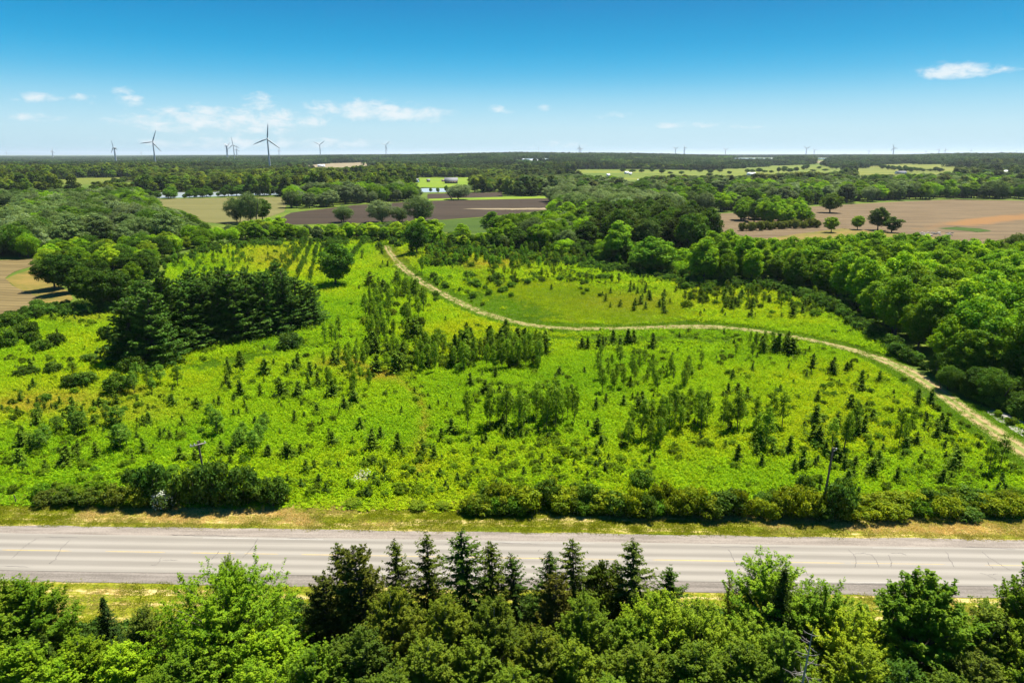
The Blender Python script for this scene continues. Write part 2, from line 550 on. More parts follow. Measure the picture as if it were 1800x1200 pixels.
def branchy(name, seed, H, R, zb, nlimb, nsec, dens, ls, shape='round', bark='bark', asp=0.5, up=0.15, seclen=0.3, droop=0.3, spread=0.14):
    """a crown grown limb by limb: trunk > limbs > side twigs, leaves along every twig"""
    rng = np.random.default_rng(seed)
    zc, hz = (zb + H) / 2, (H - zb) / 2
    i = np.arange(nlimb) + 0.5
    ph = np.arccos(np.clip(1 - 1.75 * i / nlimb, -1, 1)); th = math.pi * (1 + 5 ** 0.5) * i + rng.random() * 6
    D = np.stack([np.cos(th) * np.sin(ph), np.sin(th) * np.sin(ph), np.cos(ph)], -1)
    D = unit(D + rng.normal(scale=0.1, size=D.shape))
    t = D[:, 2]
    prof = {'ovate': 1 - 0.42 * np.clip(t, 0, 1), 'column': 1 - 0.25 * np.clip(t, 0, 1), 'round': 1 - 0.05 * t}[shape]
    ext = rng.uniform(0.74, 1.02, nlimb)
    tips = np.stack([D[:, 0] * prof * R * ext, D[:, 1] * prof * R * ext, zc + D[:, 2] * hz * np.minimum(1, ext + 0.05)], -1)
    tips[0] = (0, 0, H)
    tr = 0.02 * H
    parts = [tube([(0, 0, -0.3), (0.01 * H, 0, H * 0.3), (0, 0.01 * H, H * 0.65), tips[0]], [tr * 1.2, tr, tr * 0.5, tr * 0.1], 8)]
    Cs, Ns, Ts, Ss, LV = [], [], [], [], []
    for q in range(nlimb):
        tip = tips[q]
        z0 = zb * 0.7 + max(0.0, tip[2] - zb) * 0.5
        p0 = np.array([0, 0, z0]); m = np.array([tip[0] * 0.5, tip[1] * 0.5, z0 + (tip[2] - z0) * (0.5 + up)])
        w = np.linspace(0, 1, 7)[:, None]
        path = (1 - w) ** 2 * p0 + 2 * w * (1 - w) * m + w * w * tip
        ll = np.linalg.norm(tip - p0)
        parts.append(tube(path, np.linspace(tr * 0.38, tr * 0.05, 7), 5))
        ld = unit(tip - p0 + 1e-6)
        side = unit(np.cross(ld, np.array([0, 0, 1.0])) + 1e-6)
        blv = rng.random()
        for k in range(nsec):
            tt_ = rng.uniform(0.3, 1.0) if k else 1.0
            pos = np.array([np.interp(tt_, w[:, 0], path[:, c]) for c in range(3)])
            sg = 1 if k % 2 else -1
            dr = unit(ld * 0.7 + side * sg * rng.uniform(0.3, 1.0) * (0 if k == 0 else 1) + np.array([0, 0, up + 0.1]) + rng.normal(scale=0.28, size=3))
            sl = seclen * R * rng.uniform(0.6, 1.25) * (1.15 - 0.35 * tt_)
            n = max(4, int(dens * sl))
            f = rng.random(n) ** 0.8
            lat = np.cross(dr, rng.normal(size=(n, 3)))
            P = pos + dr * (f * sl)[:, None] + unit(lat) * (rng.uniform(0.2, 1, n) * spread * R * 0.3 * (1.1 - 0.6 * f))[:, None]
            P[:, 2] -= droop * sl * f * f * 0.35
            Cs.append(P)
            Ts.append(dr * 0.7 + rng.normal(scale=0.55, size=(n, 3)) + np.array([0, 0, -droop]))
            Ns.append(np.array([0, 0, 0.85]) + ld * 0.35 + rng.normal(scale=0.42, size=(n, 3)))
            Ss.append(ls * rng.uniform(0.65, 1.3, n))
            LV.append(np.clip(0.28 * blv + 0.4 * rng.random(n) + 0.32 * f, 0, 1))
    C = np.concatenate(Cs)
    V, F, lv = leaf_quads(C, np.concatenate(Ns), np.concatenate(Ss), rng, asp, T=np.concatenate(Ts), lv=np.concatenate(LV))
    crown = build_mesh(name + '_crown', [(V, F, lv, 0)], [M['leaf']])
    V, F = merge(parts)
    print(name, len(C))
    return build_mesh(name + '_trunk', [(V, F, None, 0)], [M[bark]]), crown


def joined(name, pair):
    """trunk and crown in one mesh, for things whose parts are too small to show"""
    chunks, mats = [], []
    for k, me in enumerate(pair):
        n = len(me.vertices); V = np.empty(n * 3, np.float32); me.vertices.foreach_get('co', V)
        F = np.empty(len(me.loops), np.int32); me.loops.foreach_get('vertex_index', F)
        lv = np.empty(n, np.float32); me.attributes['lv'].data.foreach_get('value', lv)
        chunks.append((V.reshape(-1, 3), F.reshape(-1, 4), lv, k)); mats.append(me.materials[0])
    return build_mesh(name, chunks, mats)


PROTO = {}   # key -> list of (trunk, crown, H, R)


def reg(key, pair, H, R):
    PROTO.setdefault(key, []).append((pair[0], pair[1], H, R))


# mid-distance broadleaf trees
for s in range(4):
    reg('round', broadleaf('round%d' % s, 20 + s, 14, 5.2, 1.8, 78, 12000, 0.27, bough=(0.13, 0.27), inner=0.06, rough=0.42), 14, 5.2)
for s in range(3):
    reg('ovate', broadleaf('ovate%d' % s, 30 + s, 15, 4.3, 1.4, 66, 10500, 0.26, 'ovate', bough=(0.15, 0.3), inner=0.06, rough=0.42), 15, 4.3)
for s in range(3):
    reg('willow', broadleaf('willow%d' % s, 40 + s, 12, 6.0, 0.8, 70, 12000, 0.26, 'round', asp=0.42, bough=(0.15, 0.28), stems=2, rough=0.42, inner=0.06), 12, 6.0)
for s in range(3):
    reg('bush', broadleaf('bush%d' % s, 50 + s, 3.0, 2.0, 0.0, 18, 2600, 0.17, 'round', bark='bark', limbs=5, stems=3), 3.0, 2.0)
# far trees, coarser
for s in range(5):
    reg('far', broadleaf('far%d' % s, 60 + s, 13, 4.8, 0.6, 16, 1500, 0.72, ('round', 'ovate', 'round', 'vase', 'ovate')[s], limbs=3, bough=(0.3, 0.5), rough=0.3), 13, 4.8)
# young aspens: slim, trunk showing
for s in range(4):
    reg('aspen', broadleaf('aspen%d' % s, 70 + s, 7.5, 1.25, 1.6, 34, 1500, 0.13, 'ovate', bark='bark', limbs=8, bough=(0.26, 0.42), inner=0.25, tk=0.009, flat=1.1), 7.5, 1.25)
# trees of the roadside wood, close enough to show twigs and leaves
for s in range(4):
    reg('poplar_near', branchy('poplar_near%d' % s, 80 + s, 12, 3.2, 1.0, 70, 20, 30, 0.085, 'ovate', 'bark_pale', 0.6, up=0.24, seclen=0.4, droop=0.1, spread=0.24), 12, 3.2)
reg('maple_near', branchy('maple_near', 90, 12, 6.0, 0.8, 120, 16, 26, 0.11, 'round', asp=0.42, up=0.12, seclen=0.28, droop=0.5, spread=0.12), 12, 6.0)
for s in range(2):
    reg('dark_maple_near', branchy('dark_maple_near%d' % s, 92 + s, 13, 5.0, 0.8, 96, 17, 32, 0.11, 'ovate', asp=0.75, up=0.2, seclen=0.26, droop=0.3, spread=0.2), 13, 5.0)
for s in range(2):
    reg('ash_near', branchy('ash_near%d' % s, 95 + s, 13, 4.4, 1.0, 84, 18, 28, 0.105, 'round', asp=0.5, up=0.22, seclen=0.34, droop=0.2, spread=0.2), 13, 4.4)
for s in range(3):
    reg('spruce_near', spruce('spruce_near%d' % s, 100 + s, 12, 3.2, 1.0, 0.5, 8, 0.14, 0.22, ragged=0.26, taper=0.8, droop=0.4, up=0.42, asp=0.34), 12, 3.2)
reg('dark_spruce_near', spruce('dark_spruce_near', 110, 13, 2.6, 0.6, 0.36, 10, 0.22, 0.28, ragged=0.2, taper=0.8), 13, 2.6)
reg('pine_near', pine('pine_near', 115, 13, 3.8, 1.5, 0.7, 8, 0.22, 12, 0.5, 1.2), 13, 3.8)
for s in range(3):
    reg('pine', pine('pine%d' % s, 120 + s, 15, 5.0, 0.3, 0.95, 9, 0.36, 12, 0.42), 15, 5.0)
for s in range(4):
    reg('spruce_sapling', spruce('spruce_sapling%d' % s, 130 + s, 2.2, 0.8, 0.08, 0.2, 7, 0.15, 0.17, ragged=0.4, asp=0.5, taper=0.62, up=0.35), 2.2, 0.8)


# ------------------------------------------------------------------ weeds and grass tufts
def tuft_mesh(name, seed, rad, h, n, ls, asp, upright, mat='weed'):
    rng = np.random.default_rng(seed)
    r = rad * np.sqrt(rng.random(n)); a = rng.random(n) * 6.283
    x, y = r * np.cos(a), r * np.sin(a)
    hump = 0.55 + 0.45 * np.sin(x * 4.1 / rad + seed) * np.sin(y * 3.7 / rad + seed * 2)
    z = h * hump * rng.uniform(0.25, 1.0, n)
    P = np.stack([x, y, z], -1)
    if upright > 0.5:
        T = np.array([0, 0, 1.0]) + rng.normal(scale=0.35, size=(n, 3))
        Nn = rng.normal(size=(n, 3)) * np.array([1, 1, 0.3])
        V, F, lv = leaf_quads(P, Nn, ls * rng.uniform(0.6, 1.3, n), rng, asp, T=T, droop=0.0)
    else:
        Nn = np.array([0, 0, 0.8]) + rng.normal(scale=0.5, size=(n, 3))
        V, F, lv = leaf_quads(P, Nn, ls * rng.uniform(0.6, 1.3, n), rng, asp)
    return build_mesh(name, [(V, F, lv, 0)], [M[mat]])


def proto_collection(name, meshes):
    c = bpy.data.collections.new(name)
    for i, me in enumerate(meshes):
        o = bpy.data.objects.new('%s_%02d' % (name, i), me)
        c.objects.link(o)
    return c


def scatter(name, P, rz, S, tint, idx, coll, label, kind='stuff'):
    """one object that sets a plant at every point"""
    n = len(P)
    me = bpy.data.meshes.new(name)
    me.vertices.add(n); me.vertices.foreach_set('co', np.asarray(P, np.float32).ravel())
    S = np.asarray(S, np.float32)
    if S.ndim == 1:
        S = np.repeat(S[:, None], 3, 1)
    rot = np.zeros((n, 3), np.float32); rot[:, 2] = rz
    a = me.attributes.new('rot', 'FLOAT_VECTOR', 'POINT'); a.data.foreach_set('vector', rot.ravel())
    a = me.attributes.new('scl', 'FLOAT_VECTOR', 'POINT'); a.data.foreach_set('vector', S.ravel())
    a = me.attributes.new('tint', 'FLOAT_COLOR', 'POINT')
    t4 = np.ones((n, 4), np.float32); t4[:, :3] = tint
    a.data.foreach_set('color', t4.ravel())
    a = me.attributes.new('pidx', 'INT', 'POINT'); a.data.foreach_set('value', np.asarray(idx, np.int32))
    ng = bpy.data.node_groups.new(name, 'GeometryNodeTree')
    ng.interface.new_socket('Geometry', in_out='INPUT', socket_type='NodeSocketGeometry')
    ng.interface.new_socket('Geometry', in_out='OUTPUT', socket_type='NodeSocketGeometry')
    gi = ng.nodes.new('NodeGroupInput'); go = ng.nodes.new('NodeGroupOutput')
    ip = ng.nodes.new('GeometryNodeInstanceOnPoints')
    ci = ng.nodes.new('GeometryNodeCollectionInfo')
    ci.inputs['Collection'].default_value = coll
    ci.inputs['Separate Children'].default_value = True
    ci.inputs['Reset Children'].default_value = True
    ip.inputs['Pick Instance'].default_value = True
    for nm, ty, sk in (('rot', 'FLOAT_VECTOR', 'Rotation'), ('scl', 'FLOAT_VECTOR', 'Scale'), ('pidx', 'INT', 'Instance Index')):
        q = ng.nodes.new('GeometryNodeInputNamedAttribute'); q.data_type = ty; q.inputs['Name'].default_value = nm
        ng.links.new(q.outputs['Attribute'], ip.inputs[sk])
    ng.links.new(gi.outputs[0], ip.inputs['Points'])
    ng.links.new(ci.outputs[0], ip.inputs['Instance'])
    ng.links.new(ip.outputs[0], go.inputs[0])
    o = mesh_obj(name, me)
    md = o.modifiers.new('scatter', 'NODES'); md.node_group = ng
    tag(o, label, None, None, kind)
    return o


def jit(col, n, v=0.2, h=0.08):
    c = np.asarray(col, float)[None] * (1 + RNG.uniform(-v, v, (n, 1)))
    c[:, 0] *= 1 + RNG.uniform(-h, h * 1.5, n)
    return np.clip(c, 0, 1)



# ================================================================== THE SETTING
# ------------------------------------------------------------------ ground: one sheet to the horizon
def pos_coord(nt):
    return N(nt, 'ShaderNodeTexCoord').outputs['Object']


def mapped(nt, vec, scale=(1, 1, 1), rot=0.0, loc=(0, 0, 0)):
    m = N(nt, 'ShaderNodeMapping')
    m.inputs['Scale'].default_value = scale
    m.inputs['Rotation'].default_value = (0, 0, rot)
    m.inputs['Location'].default_value = loc
    L(nt, vec, m.inputs[0])
    return m.outputs[0]


def soil(name, c1, c2, stretch=(1, 1, 1), rot=0.0, scale=0.05, fine=1.2, rough=0.95, extra=None, bump=0.3, furrow=0.0):
    m, nt, out = new_mat(name)
    b = N(nt, 'ShaderNodeBsdfPrincipled'); b.inputs['Roughness'].default_value = rough
    b.inputs['Specular IOR Level'].default_value = 0.15
    p = pos_coord(nt)
    v = mapped(nt, p, stretch, rot)
    n1 = noise(nt, v, scale, 5, 0.6)
    n2 = noise(nt, v, fine, 4, 0.65)
    f = maprange(nt, math_node(nt, 'ADD', math_node(nt, 'MULTIPLY', n1, 0.65), math_node(nt, 'MULTIPLY', n2, 0.35)), 0.36, 0.64)
    c = mixc(nt, f, c1, c2)
    if furrow:
        # passes of the plough or drill, a few metres apart and never quite straight
        wv = N(nt, 'ShaderNodeTexWave'); wv.wave_type = 'BANDS'; wv.bands_direction = 'Y'
        wv.inputs['Scale'].default_value = furrow; wv.inputs['Distortion'].default_value = 2.5; wv.inputs['Detail'].default_value = 3; wv.inputs['Detail Scale'].default_value = 0.25
        L(nt, mapped(nt, p, (0.35, 1, 1), rot), wv.inputs[0])
        c = mixc(nt, math_node(nt, 'MULTIPLY', wv.outputs['Fac'], 0.5), c, tuple(0.62 * q for q in c1))
    if extra:
        c = extra(nt, p, c)
    L(nt, c, b.inputs['Base Color'])
    if bump:
        bp = N(nt, 'ShaderNodeBump'); bp.inputs['Strength'].default_value = bump; bp.inputs['Distance'].default_value = 0.3
        L(nt, n2, bp.inputs['Height']); L(nt, bp.outputs[0], b.inputs['Normal'])
    L(nt, b.outputs[0], out.inputs[0])
    return m


M['ground'] = soil('meadow_ground', (0.05, 0.088, 0.006), (0.10, 0.135, 0.008), scale=0.03, fine=0.8)
rows, cols = 520, 260
rr = 90 * np.exp(np.linspace(0, math.log(60000 / 90), rows))
aa = np.linspace(-1.15, 1.15, cols)
OY = -130.0
gx = rr[:, None] * np.sin(aa)[None]; gy = rr[:, None] * np.cos(aa)[None] + OY
gz = terrain(gx, gy)
V = np.stack([gx, gy, gz], -1).reshape(-1, 3)
ii, jj = np.meshgrid(np.arange(rows - 1), np.arange(cols - 1), indexing='ij')
q = (ii * cols + jj).ravel()
F = np.stack([q, q + cols, q + cols + 1, q + 1], -1)
ground = mesh_obj('ground', build_mesh('ground', [(V, F, None, 0)], [M['ground']]))
tag(ground, 'green meadow ground reaching to the wooded horizon', kind='structure')


# ------------------------------------------------------------------ road
A, B = at(0, 923)[:2], at(1800, 949)[:2]
u = (B - A) / np.linalg.norm(B - A)
nrm = np.array([-u[1], u[0]])
RZ = math.atan2(u[1], u[0])


def cross_of(px, py):
    return float(np.dot(at(px, py)[:2], nrm))


def along_of(px, py):
    return float(np.dot(at(px, py)[:2], u))


c_far = (cross_of(0, 923) + cross_of(1800, 949)) / 2
c_far_lane = (cross_of(0, 938) + cross_of(1800, 964)) / 2
c_near_lane = (cross_of(0, 1002) + cross_of(1800, 1033)) / 2
c_near = (cross_of(0, 1022) + cross_of(1800, 1051)) / 2
c_mid = (cross_of(0, 965) + cross_of(450, 976) + cross_of(1630, 992)) / 3
ROAD_O = nrm * c_mid          # road frame: origin on the centre line
print('road', c_far, c_far_lane, c_mid, c_near_lane, c_near)


def road_pt(s, c, z=0.0):
    p = u * s + nrm * c
    return (p[0], p[1], z)


def road_sheet(name, c0, c1, z, mat, wob=0.0, n=240, s0=-420, s1=420, seed=1, nc=6, parent=None):
    rng = np.random.default_rng(seed)
    s = np.linspace(s0, s1, n)
    t = np.linspace(0, 1, nc)
    e0 = c0 + wob * (np.convolve(rng.normal(size=n + 4), np.ones(5) / 5, 'valid'))
    e1 = c1 + wob * (np.convolve(rng.normal(size=n + 4), np.ones(5) / 5, 'valid'))
    cc = e0[:, None] * (1 - t) + e1[:, None] * t - c_mid
    V = np.stack([np.repeat(s[:, None], nc, 1), cc, np.full_like(cc, z)], -1).reshape(-1, 3)
    i, j = np.meshgrid(np.arange(n - 1), np.arange(nc - 1), indexing='ij')
    q = (i * nc + j).ravel()
    F = np.stack([q, q + nc, q + nc + 1, q + 1], -1)
    if c1 > c0:
        F = F
    o = mesh_obj(name, build_mesh(name, [(V, F, None, 0)], [mat]), parent)
    if parent is None:
        o.location = (ROAD_O[0], ROAD_O[1], 0); o.rotation_euler = (0, 0, RZ)
    return o


def asphalt():
    m, nt, out = new_mat('asphalt')
    b = N(nt, 'ShaderNodeBsdfPrincipled'); b.inputs['Roughness'].default_value = 0.85
    b.inputs['Specular IOR Level'].default_value = 0.3
    p = pos_coord(nt)
    sp = N(nt, 'ShaderNodeSeparateXYZ'); L(nt, p, sp.inputs[0])
    # worn wheel paths run along the lanes
    wob = noise(nt, mapped(nt, p, (0.02, 0.3, 1)), 1.0, 3)
    yy = math_node(nt, 'ADD', sp.outputs[1], math_node(nt, 'MULTIPLY', wob, 0.5))
    w = math_node(nt, 'SINE', math_node(nt, 'MULTIPLY', yy, 3.7))
    streak = noise(nt, mapped(nt, p, (0.025, 2.2, 1)), 1.0, 4, 0.6)
    patch = noise(nt, mapped(nt, p, (0.09, 0.3, 1)), 1.0, 3, 0.5)
    fine = noise(nt, p, 14.0, 3, 0.7)
    f = math_node(nt, 'ADD', math_node(nt, 'MULTIPLY', w, 0.17), math_node(nt, 'MULTIPLY', streak, 0.55))
    f = math_node(nt, 'ADD', f, math_node(nt, 'MULTIPLY', patch, 0.25))
    f = math_node(nt, 'ADD', f, math_node(nt, 'MULTIPLY', fine, 0.2))
    c = mixc(nt, maprange(nt, f, 0.25, 0.75), (0.166, 0.149, 0.122), (0.245, 0.222, 0.184))
    L(nt, c, b.inputs['Base Color'])
    L(nt, b.outputs[0], out.inputs[0])
    return m


def gravel_mat(name, c1, c2, stretch=0.12):
    m, nt, out = new_mat(name)
    b = N(nt, 'ShaderNodeBsdfPrincipled'); b.inputs['Roughness'].default_value = 0.95
    p = pos_coord(nt)
    n1 = noise(nt, mapped(nt, p, (stretch, 1.6, 1)), 1.0, 5, 0.6)
    n2 = noise(nt, p, 5.0, 4, 0.75)
    f = math_node(nt, 'ADD', math_node(nt, 'MULTIPLY', n1, 0.6), math_node(nt, 'MULTIPLY', n2, 0.45))
    c = mixc(nt, maprange(nt, f, 0.35, 0.7), c1, c2)
    L(nt, c, b.inputs['Base Color'])
    bp = N(nt, 'ShaderNodeBump'); bp.inputs['Strength'].default_value = 0.6; bp.inputs['Distance'].default_value = 0.04
    L(nt, n2, bp.inputs['Height']); L(nt, bp.outputs[0], b.inputs['Normal'])
    L(nt, b.outputs[0], out.inputs[0])
    return m


def verge_mat():
    m, nt, out = new_mat('dry_verge')
    b = N(nt, 'ShaderNodeBsdfPrincipled'); b.inputs['Roughness'].default_value = 0.95
    b.inputs['Specular IOR Level'].default_value = 0.1
    p = pos_coord(nt)
    n1 = noise(nt, mapped(nt, p, (0.05, 0.9, 1)), 1.0, 5, 0.6, 0.4)
    n2 = noise(nt, mapped(nt, p, (0.5, 1.4, 1)), 1.6, 5, 0.7)
    f = math_node(nt, 'ADD', math_node(nt, 'MULTIPLY', n1, 0.62), math_node(nt, 'MULTIPLY', n2, 0.38))
    c = mixc(nt, maprange(nt, f, 0.40, 0.52), (0.11, 0.145, 0.006), (0.20, 0.195, 0.012))
    c = mixc(nt, maprange(nt, f, 0.495, 0.585), c, (0.47, 0.36, 0.15))
    L(nt, c, b.inputs['Base Color'])
    bp = N(nt, 'ShaderNodeBump'); bp.inputs['Strength'].default_value = 0.7; bp.inputs['Distance'].default_value = 0.12
    L(nt, n2, bp.inputs['Height']); L(nt, bp.outputs[0], b.inputs['Normal'])
    L(nt, b.outputs[0], out.inputs[0])
    return m


M['asphalt'] = asphalt()
M['shoulder'] = gravel_mat('shoulder_gravel', (0.13, 0.108, 0.085), (0.25, 0.212, 0.172))
M['verge'] = verge_mat()
M['yellow_paint'] = plain('yellow_paint', (0.46, 0.31, 0.06), 0.8, 3.0, 0.35)
M['white_paint'] = plain('white_paint', (0.42, 0.40, 0.37), 0.8, 3.0, 0.25)
M['crack'] = plain('crack_filler', (0.09, 0.08, 0.072), 0.9)

verge_f = road_sheet('grass_verge', c_far - 0.3, c_far + 7.5, 0.03, M['verge'], 0.5, nc=10, seed=3)
tag(verge_f, 'straw and green grass verge between road and hedge', kind='structure')
verge_n = road_sheet('grass_verge', c_near - 22, c_near + 0.3, 0.03, M['verge'], 0.4, nc=14, seed=4)
tag(verge_n, 'dry grass verge on the near side of the road', kind='structure')
sh = road_sheet('road_shoulder', c_far_lane - 0.4, c_far, 0.06, M['shoulder'], 0.16, n=900, seed=5)
tag(sh, 'gravel shoulder on the far side of the road', kind='structure')
M['near_shoulder'] = gravel_mat('near_shoulder_gravel', (0.10, 0.085, 0.068), (0.2, 0.172, 0.142))
sh = road_sheet('road_shoulder', c_near, c_near_lane + 0.4, 0.06, M['near_shoulder'], 0.16, n=900, seed=6)
tag(sh, 'gravel shoulder on the near side of the road', kind='structure')
road = road_sheet('road', c_near_lane, c_far_lane, 0.085, M['asphalt'], 0.05, n=600, seed=7)
tag(road, 'worn pale grey two-lane country road', kind='structure')


def ribbon(pts, w, z):
    """flat strip along road-frame points"""
    P = np.asarray(pts, float)
    d = unit(np.gradient(P, axis=0)); nn = np.stack([-d[:, 1], d[:, 0]], -1)
    w = np.broadcast_to(np.asarray(w, float), (len(P),))[:, None]
    a = P + nn * w / 2; b = P - nn * w / 2
    V = np.concatenate([np.c_[a, np.full(len(P), z)], np.c_[b, np.full(len(P), z)]])
    n = len(P)
    F = np.array([(i, n + i, n + i + 1, i + 1) for i in range(n - 1)])
    return V, F


# worn yellow centre line: broken where it has rubbed away
rng = np.random.default_rng(11)
s = -180.0
while s < 180:
    ln = rng.uniform(3.5, 12)
    ss = np.linspace(s, s + ln, 12)
    w = 0.12 * rng.uniform(0.4, 1.0) * (0.65 + 0.35 * rng.random(12)); w[0] = w[-1] = 0.02
    mesh_obj('road_marking', build_mesh('road_marking', [(*ribbon(np.c_[ss, np.zeros(12) + 0.02 * rng.normal()], w, 0.09), None, 0)], [M['yellow_paint']]), road)
    s += ln + rng.uniform(0.6, 6)
for c, seed in ((c_near_lane + 0.35 - c_mid, 12), (c_far_lane - 0.35 - c_mid, 13)):
    rng = np.random.default_rng(seed)
    s = -180.0
    while s < 180:
        ln = rng.uniform(6, 20)
        ss = np.linspace(s, s + ln, 12)
        w = 0.09 * rng.uniform(0.3, 0.8) * (0.5 + 0.5 * rng.random(12))
        mesh_obj('edge_line', build_mesh('edge_line', [(*ribbon(np.c_[ss, np.zeros(12) + c], w, 0.09), None, 0)], [M['white_paint']]), road)
        s += ln + rng.uniform(20, 60)
# cracks, by the places the picture shows them
CRACKS = [[(66, 947), (50, 956), (38, 966), (20, 983)], [(124, 949), (106, 966), (98, 984), (86, 992)], [(285, 980), (276, 993), (265, 994)], [(286, 985), (312, 985)],
          [(386, 969), (372, 984)], [(455, 946), (440, 968), (425, 982)], [(0, 995), (52, 997)], [(358, 981), (385, 981)], [(1281, 966), (1285, 976), (1296, 998)], [(1312, 972), (1325, 1000)],
          [(1490, 966), (1500, 974), (1504, 985), (1502, 998)], [(1500, 974), (1520, 973), (1532, 976), (1540, 986), (1545, 998)], [(1562, 975), (1566, 988), (1565, 998)], [(1565, 973), (1585, 973), (1592, 976)],
          [(1662, 970), (1668, 982), (1678, 998)], [(1725, 970), (1745, 985), (1775, 1003)], [(1722, 1008), (1735, 1011), (1753, 1010)], [(1738, 1012), (1752, 1021)], [(1435, 1026), (1470, 1026), (1520, 1027), (1575, 1027)],
          [(140, 946), (80, 944)], [(560, 948), (505, 946)], [(845, 952), (900, 956), (950, 958)], [(300, 940), (350, 942), (420, 943)], [(1250, 961), (1330, 962), (1390, 962)], [(1690, 961), (1785, 966)], [(780, 958), (800, 957)], [(945, 970), (950, 966)],
          [(1415, 1000), (1420, 1013)], [(1735, 988), (1745, 1000)], [(620, 975), (608, 990), (600, 1004)]]
rng = np.random.default_rng(21)
for pl in CRACKS:
    q = np.array([[along_of(*p), cross_of(*p) - c_mid] for p in pl])
    t = np.linspace(0, len(q) - 1, 7 * (len(q) - 1) + 1)
    Q = np.stack([np.interp(t, np.arange(len(q)), q[:, k]) for k in (0, 1)], -1)
    Q += rng.normal(scale=0.05, size=Q.shape)
    w = rng.uniform(0.03, 0.085, len(Q)); w[0] = w[-1] = 0.012
    mesh_obj('crack', build_mesh('crack', [(*ribbon(Q, w, 0.0905), None, 0)], [M['crack']]), road)


# ------------------------------------------------------------------ dirt track across the meadow
TRACK_PX = [(680, 432), (684, 442), (696, 458), (712, 475), (740, 495), (768, 512), (800, 528), (835, 545), (880, 560), (930, 572), (980, 577), (1040, 579), (1100, 577.5), (1160, 575),
            (1220, 574), (1280, 576), (1340, 583), (1400, 593), (1450, 603), (1510, 618), (1560, 635), (1605, 657), (1645, 683), (1685, 713), (1725, 743), (1765, 770), (1805, 797), (1870, 842), (1960, 900)]
tp = at(*np.array(TRACK_PX, float).T)[:, :2]
cum = np.r_[0, np.cumsum(np.linalg.norm(np.diff(tp, axis=0), axis=1))]
tt = np.arange(0, cum[-1], 1.0)
TR = np.stack([np.interp(tt, cum, tp[:, k]) for k in (0, 1)], -1)
for _ in range(30):
    TR[1:-1] = 0.25 * TR[:-2] + 0.5 * TR[1:-1] + 0.25 * TR[2:]


def track_dist(x, y):
    P = np.stack([x, y], -1)
    out = np.full(len(P), 1e9)
    for k in range(0, len(P), 4000):
        d = np.linalg.norm(P[k:k + 4000, None] - TR[None, ::3], axis=-1)
        out[k:k + 4000] = d.min(1)
    return out


def track_mat():
    m, nt, out = new_mat('track_dirt')
    b = N(nt, 'ShaderNodeBsdfPrincipled'); b.inputs['Roughness'].default_value = 0.95
    a = N(nt, 'ShaderNodeAttribute', attribute_name='lv')
    p = pos_coord(nt)
    n1 = noise(nt, p, 0.7, 5, 0.7); n2 = noise(nt, p, 3.5, 4, 0.7); n3 = noise(nt, p, 0.05, 3, 0.6)
    x = math_node(nt, 'SUBTRACT', math_node(nt, 'ABSOLUTE', math_node(nt, 'SUBTRACT', a.outputs['Fac'], 0.5)), 0.24)
    rut = math_node(nt, 'SUBTRACT', 1.0, math_node(nt, 'MULTIPLY', math_node(nt, 'ABSOLUTE', x), 7.0))
    f = math_node(nt, 'ADD', rut, math_node(nt, 'MULTIPLY', math_node(nt, 'SUBTRACT', n1, 0.5), 1.3))
    f = math_node(nt, 'ADD', f, math_node(nt, 'MULTIPLY', math_node(nt, 'SUBTRACT', n3, 0.45), 0.9))
    dirt = mixc(nt, n2, (0.18, 0.122, 0.042), (0.33, 0.24, 0.10))
    c = mixc(nt, maprange(nt, f, -0.02, 0.42), mixc(nt, n2, (0.09, 0.13, 0.012), (0.19, 0.19, 0.03)), dirt)
    L(nt, c, b.inputs['Base Color'])
    L(nt, b.outputs[0], out.inputs[0])
    return m


M['track'] = track_mat()
d = unit(np.gradient(TR, axis=0)); nn = np.stack([-d[:, 1], d[:, 0]], -1)
K = 9
rng = np.random.default_rng(31)
wd = 1.9 + 0.25 * np.convolve(rng.normal(size=len(TR) + 8), np.ones(9) / 3, 'valid')
wd = wd * (1.0 + 0.25 * smooth(380, 90, TR[:, 1]) * 0)
cs = np.linspace(-1, 1, K)
P = TR[:, None] + nn[:, None] * (cs[None, :, None] * wd[:, None, None])
Z = terrain(P[..., 0], P[..., 1]) + 0.07 - 0.05 * np.exp(-((np.abs(cs) - 0.5) / 0.18) ** 2)[None]
V = np.concatenate([P, Z[..., None]], -1).reshape(-1, 3)
i, j = np.meshgrid(np.arange(len(TR) - 1), np.arange(K - 1), indexing='ij')
q = (i * K + j).ravel()
F = np.stack([q, q + 1, q + K + 1, q + K], -1)
tr_o = mesh_obj('dirt_track', build_mesh('dirt_track', [(V, F, np.tile((cs + 1) / 2, len(TR)), 0)], [M['track']]))
tag(tr_o, 'pale two-rut dirt track curving across the meadow', kind='structure')


# ------------------------------------------------------------------ fields, water and bare patches as sheets on the ground
CLEAR = []     # picture polygons kept free of trees


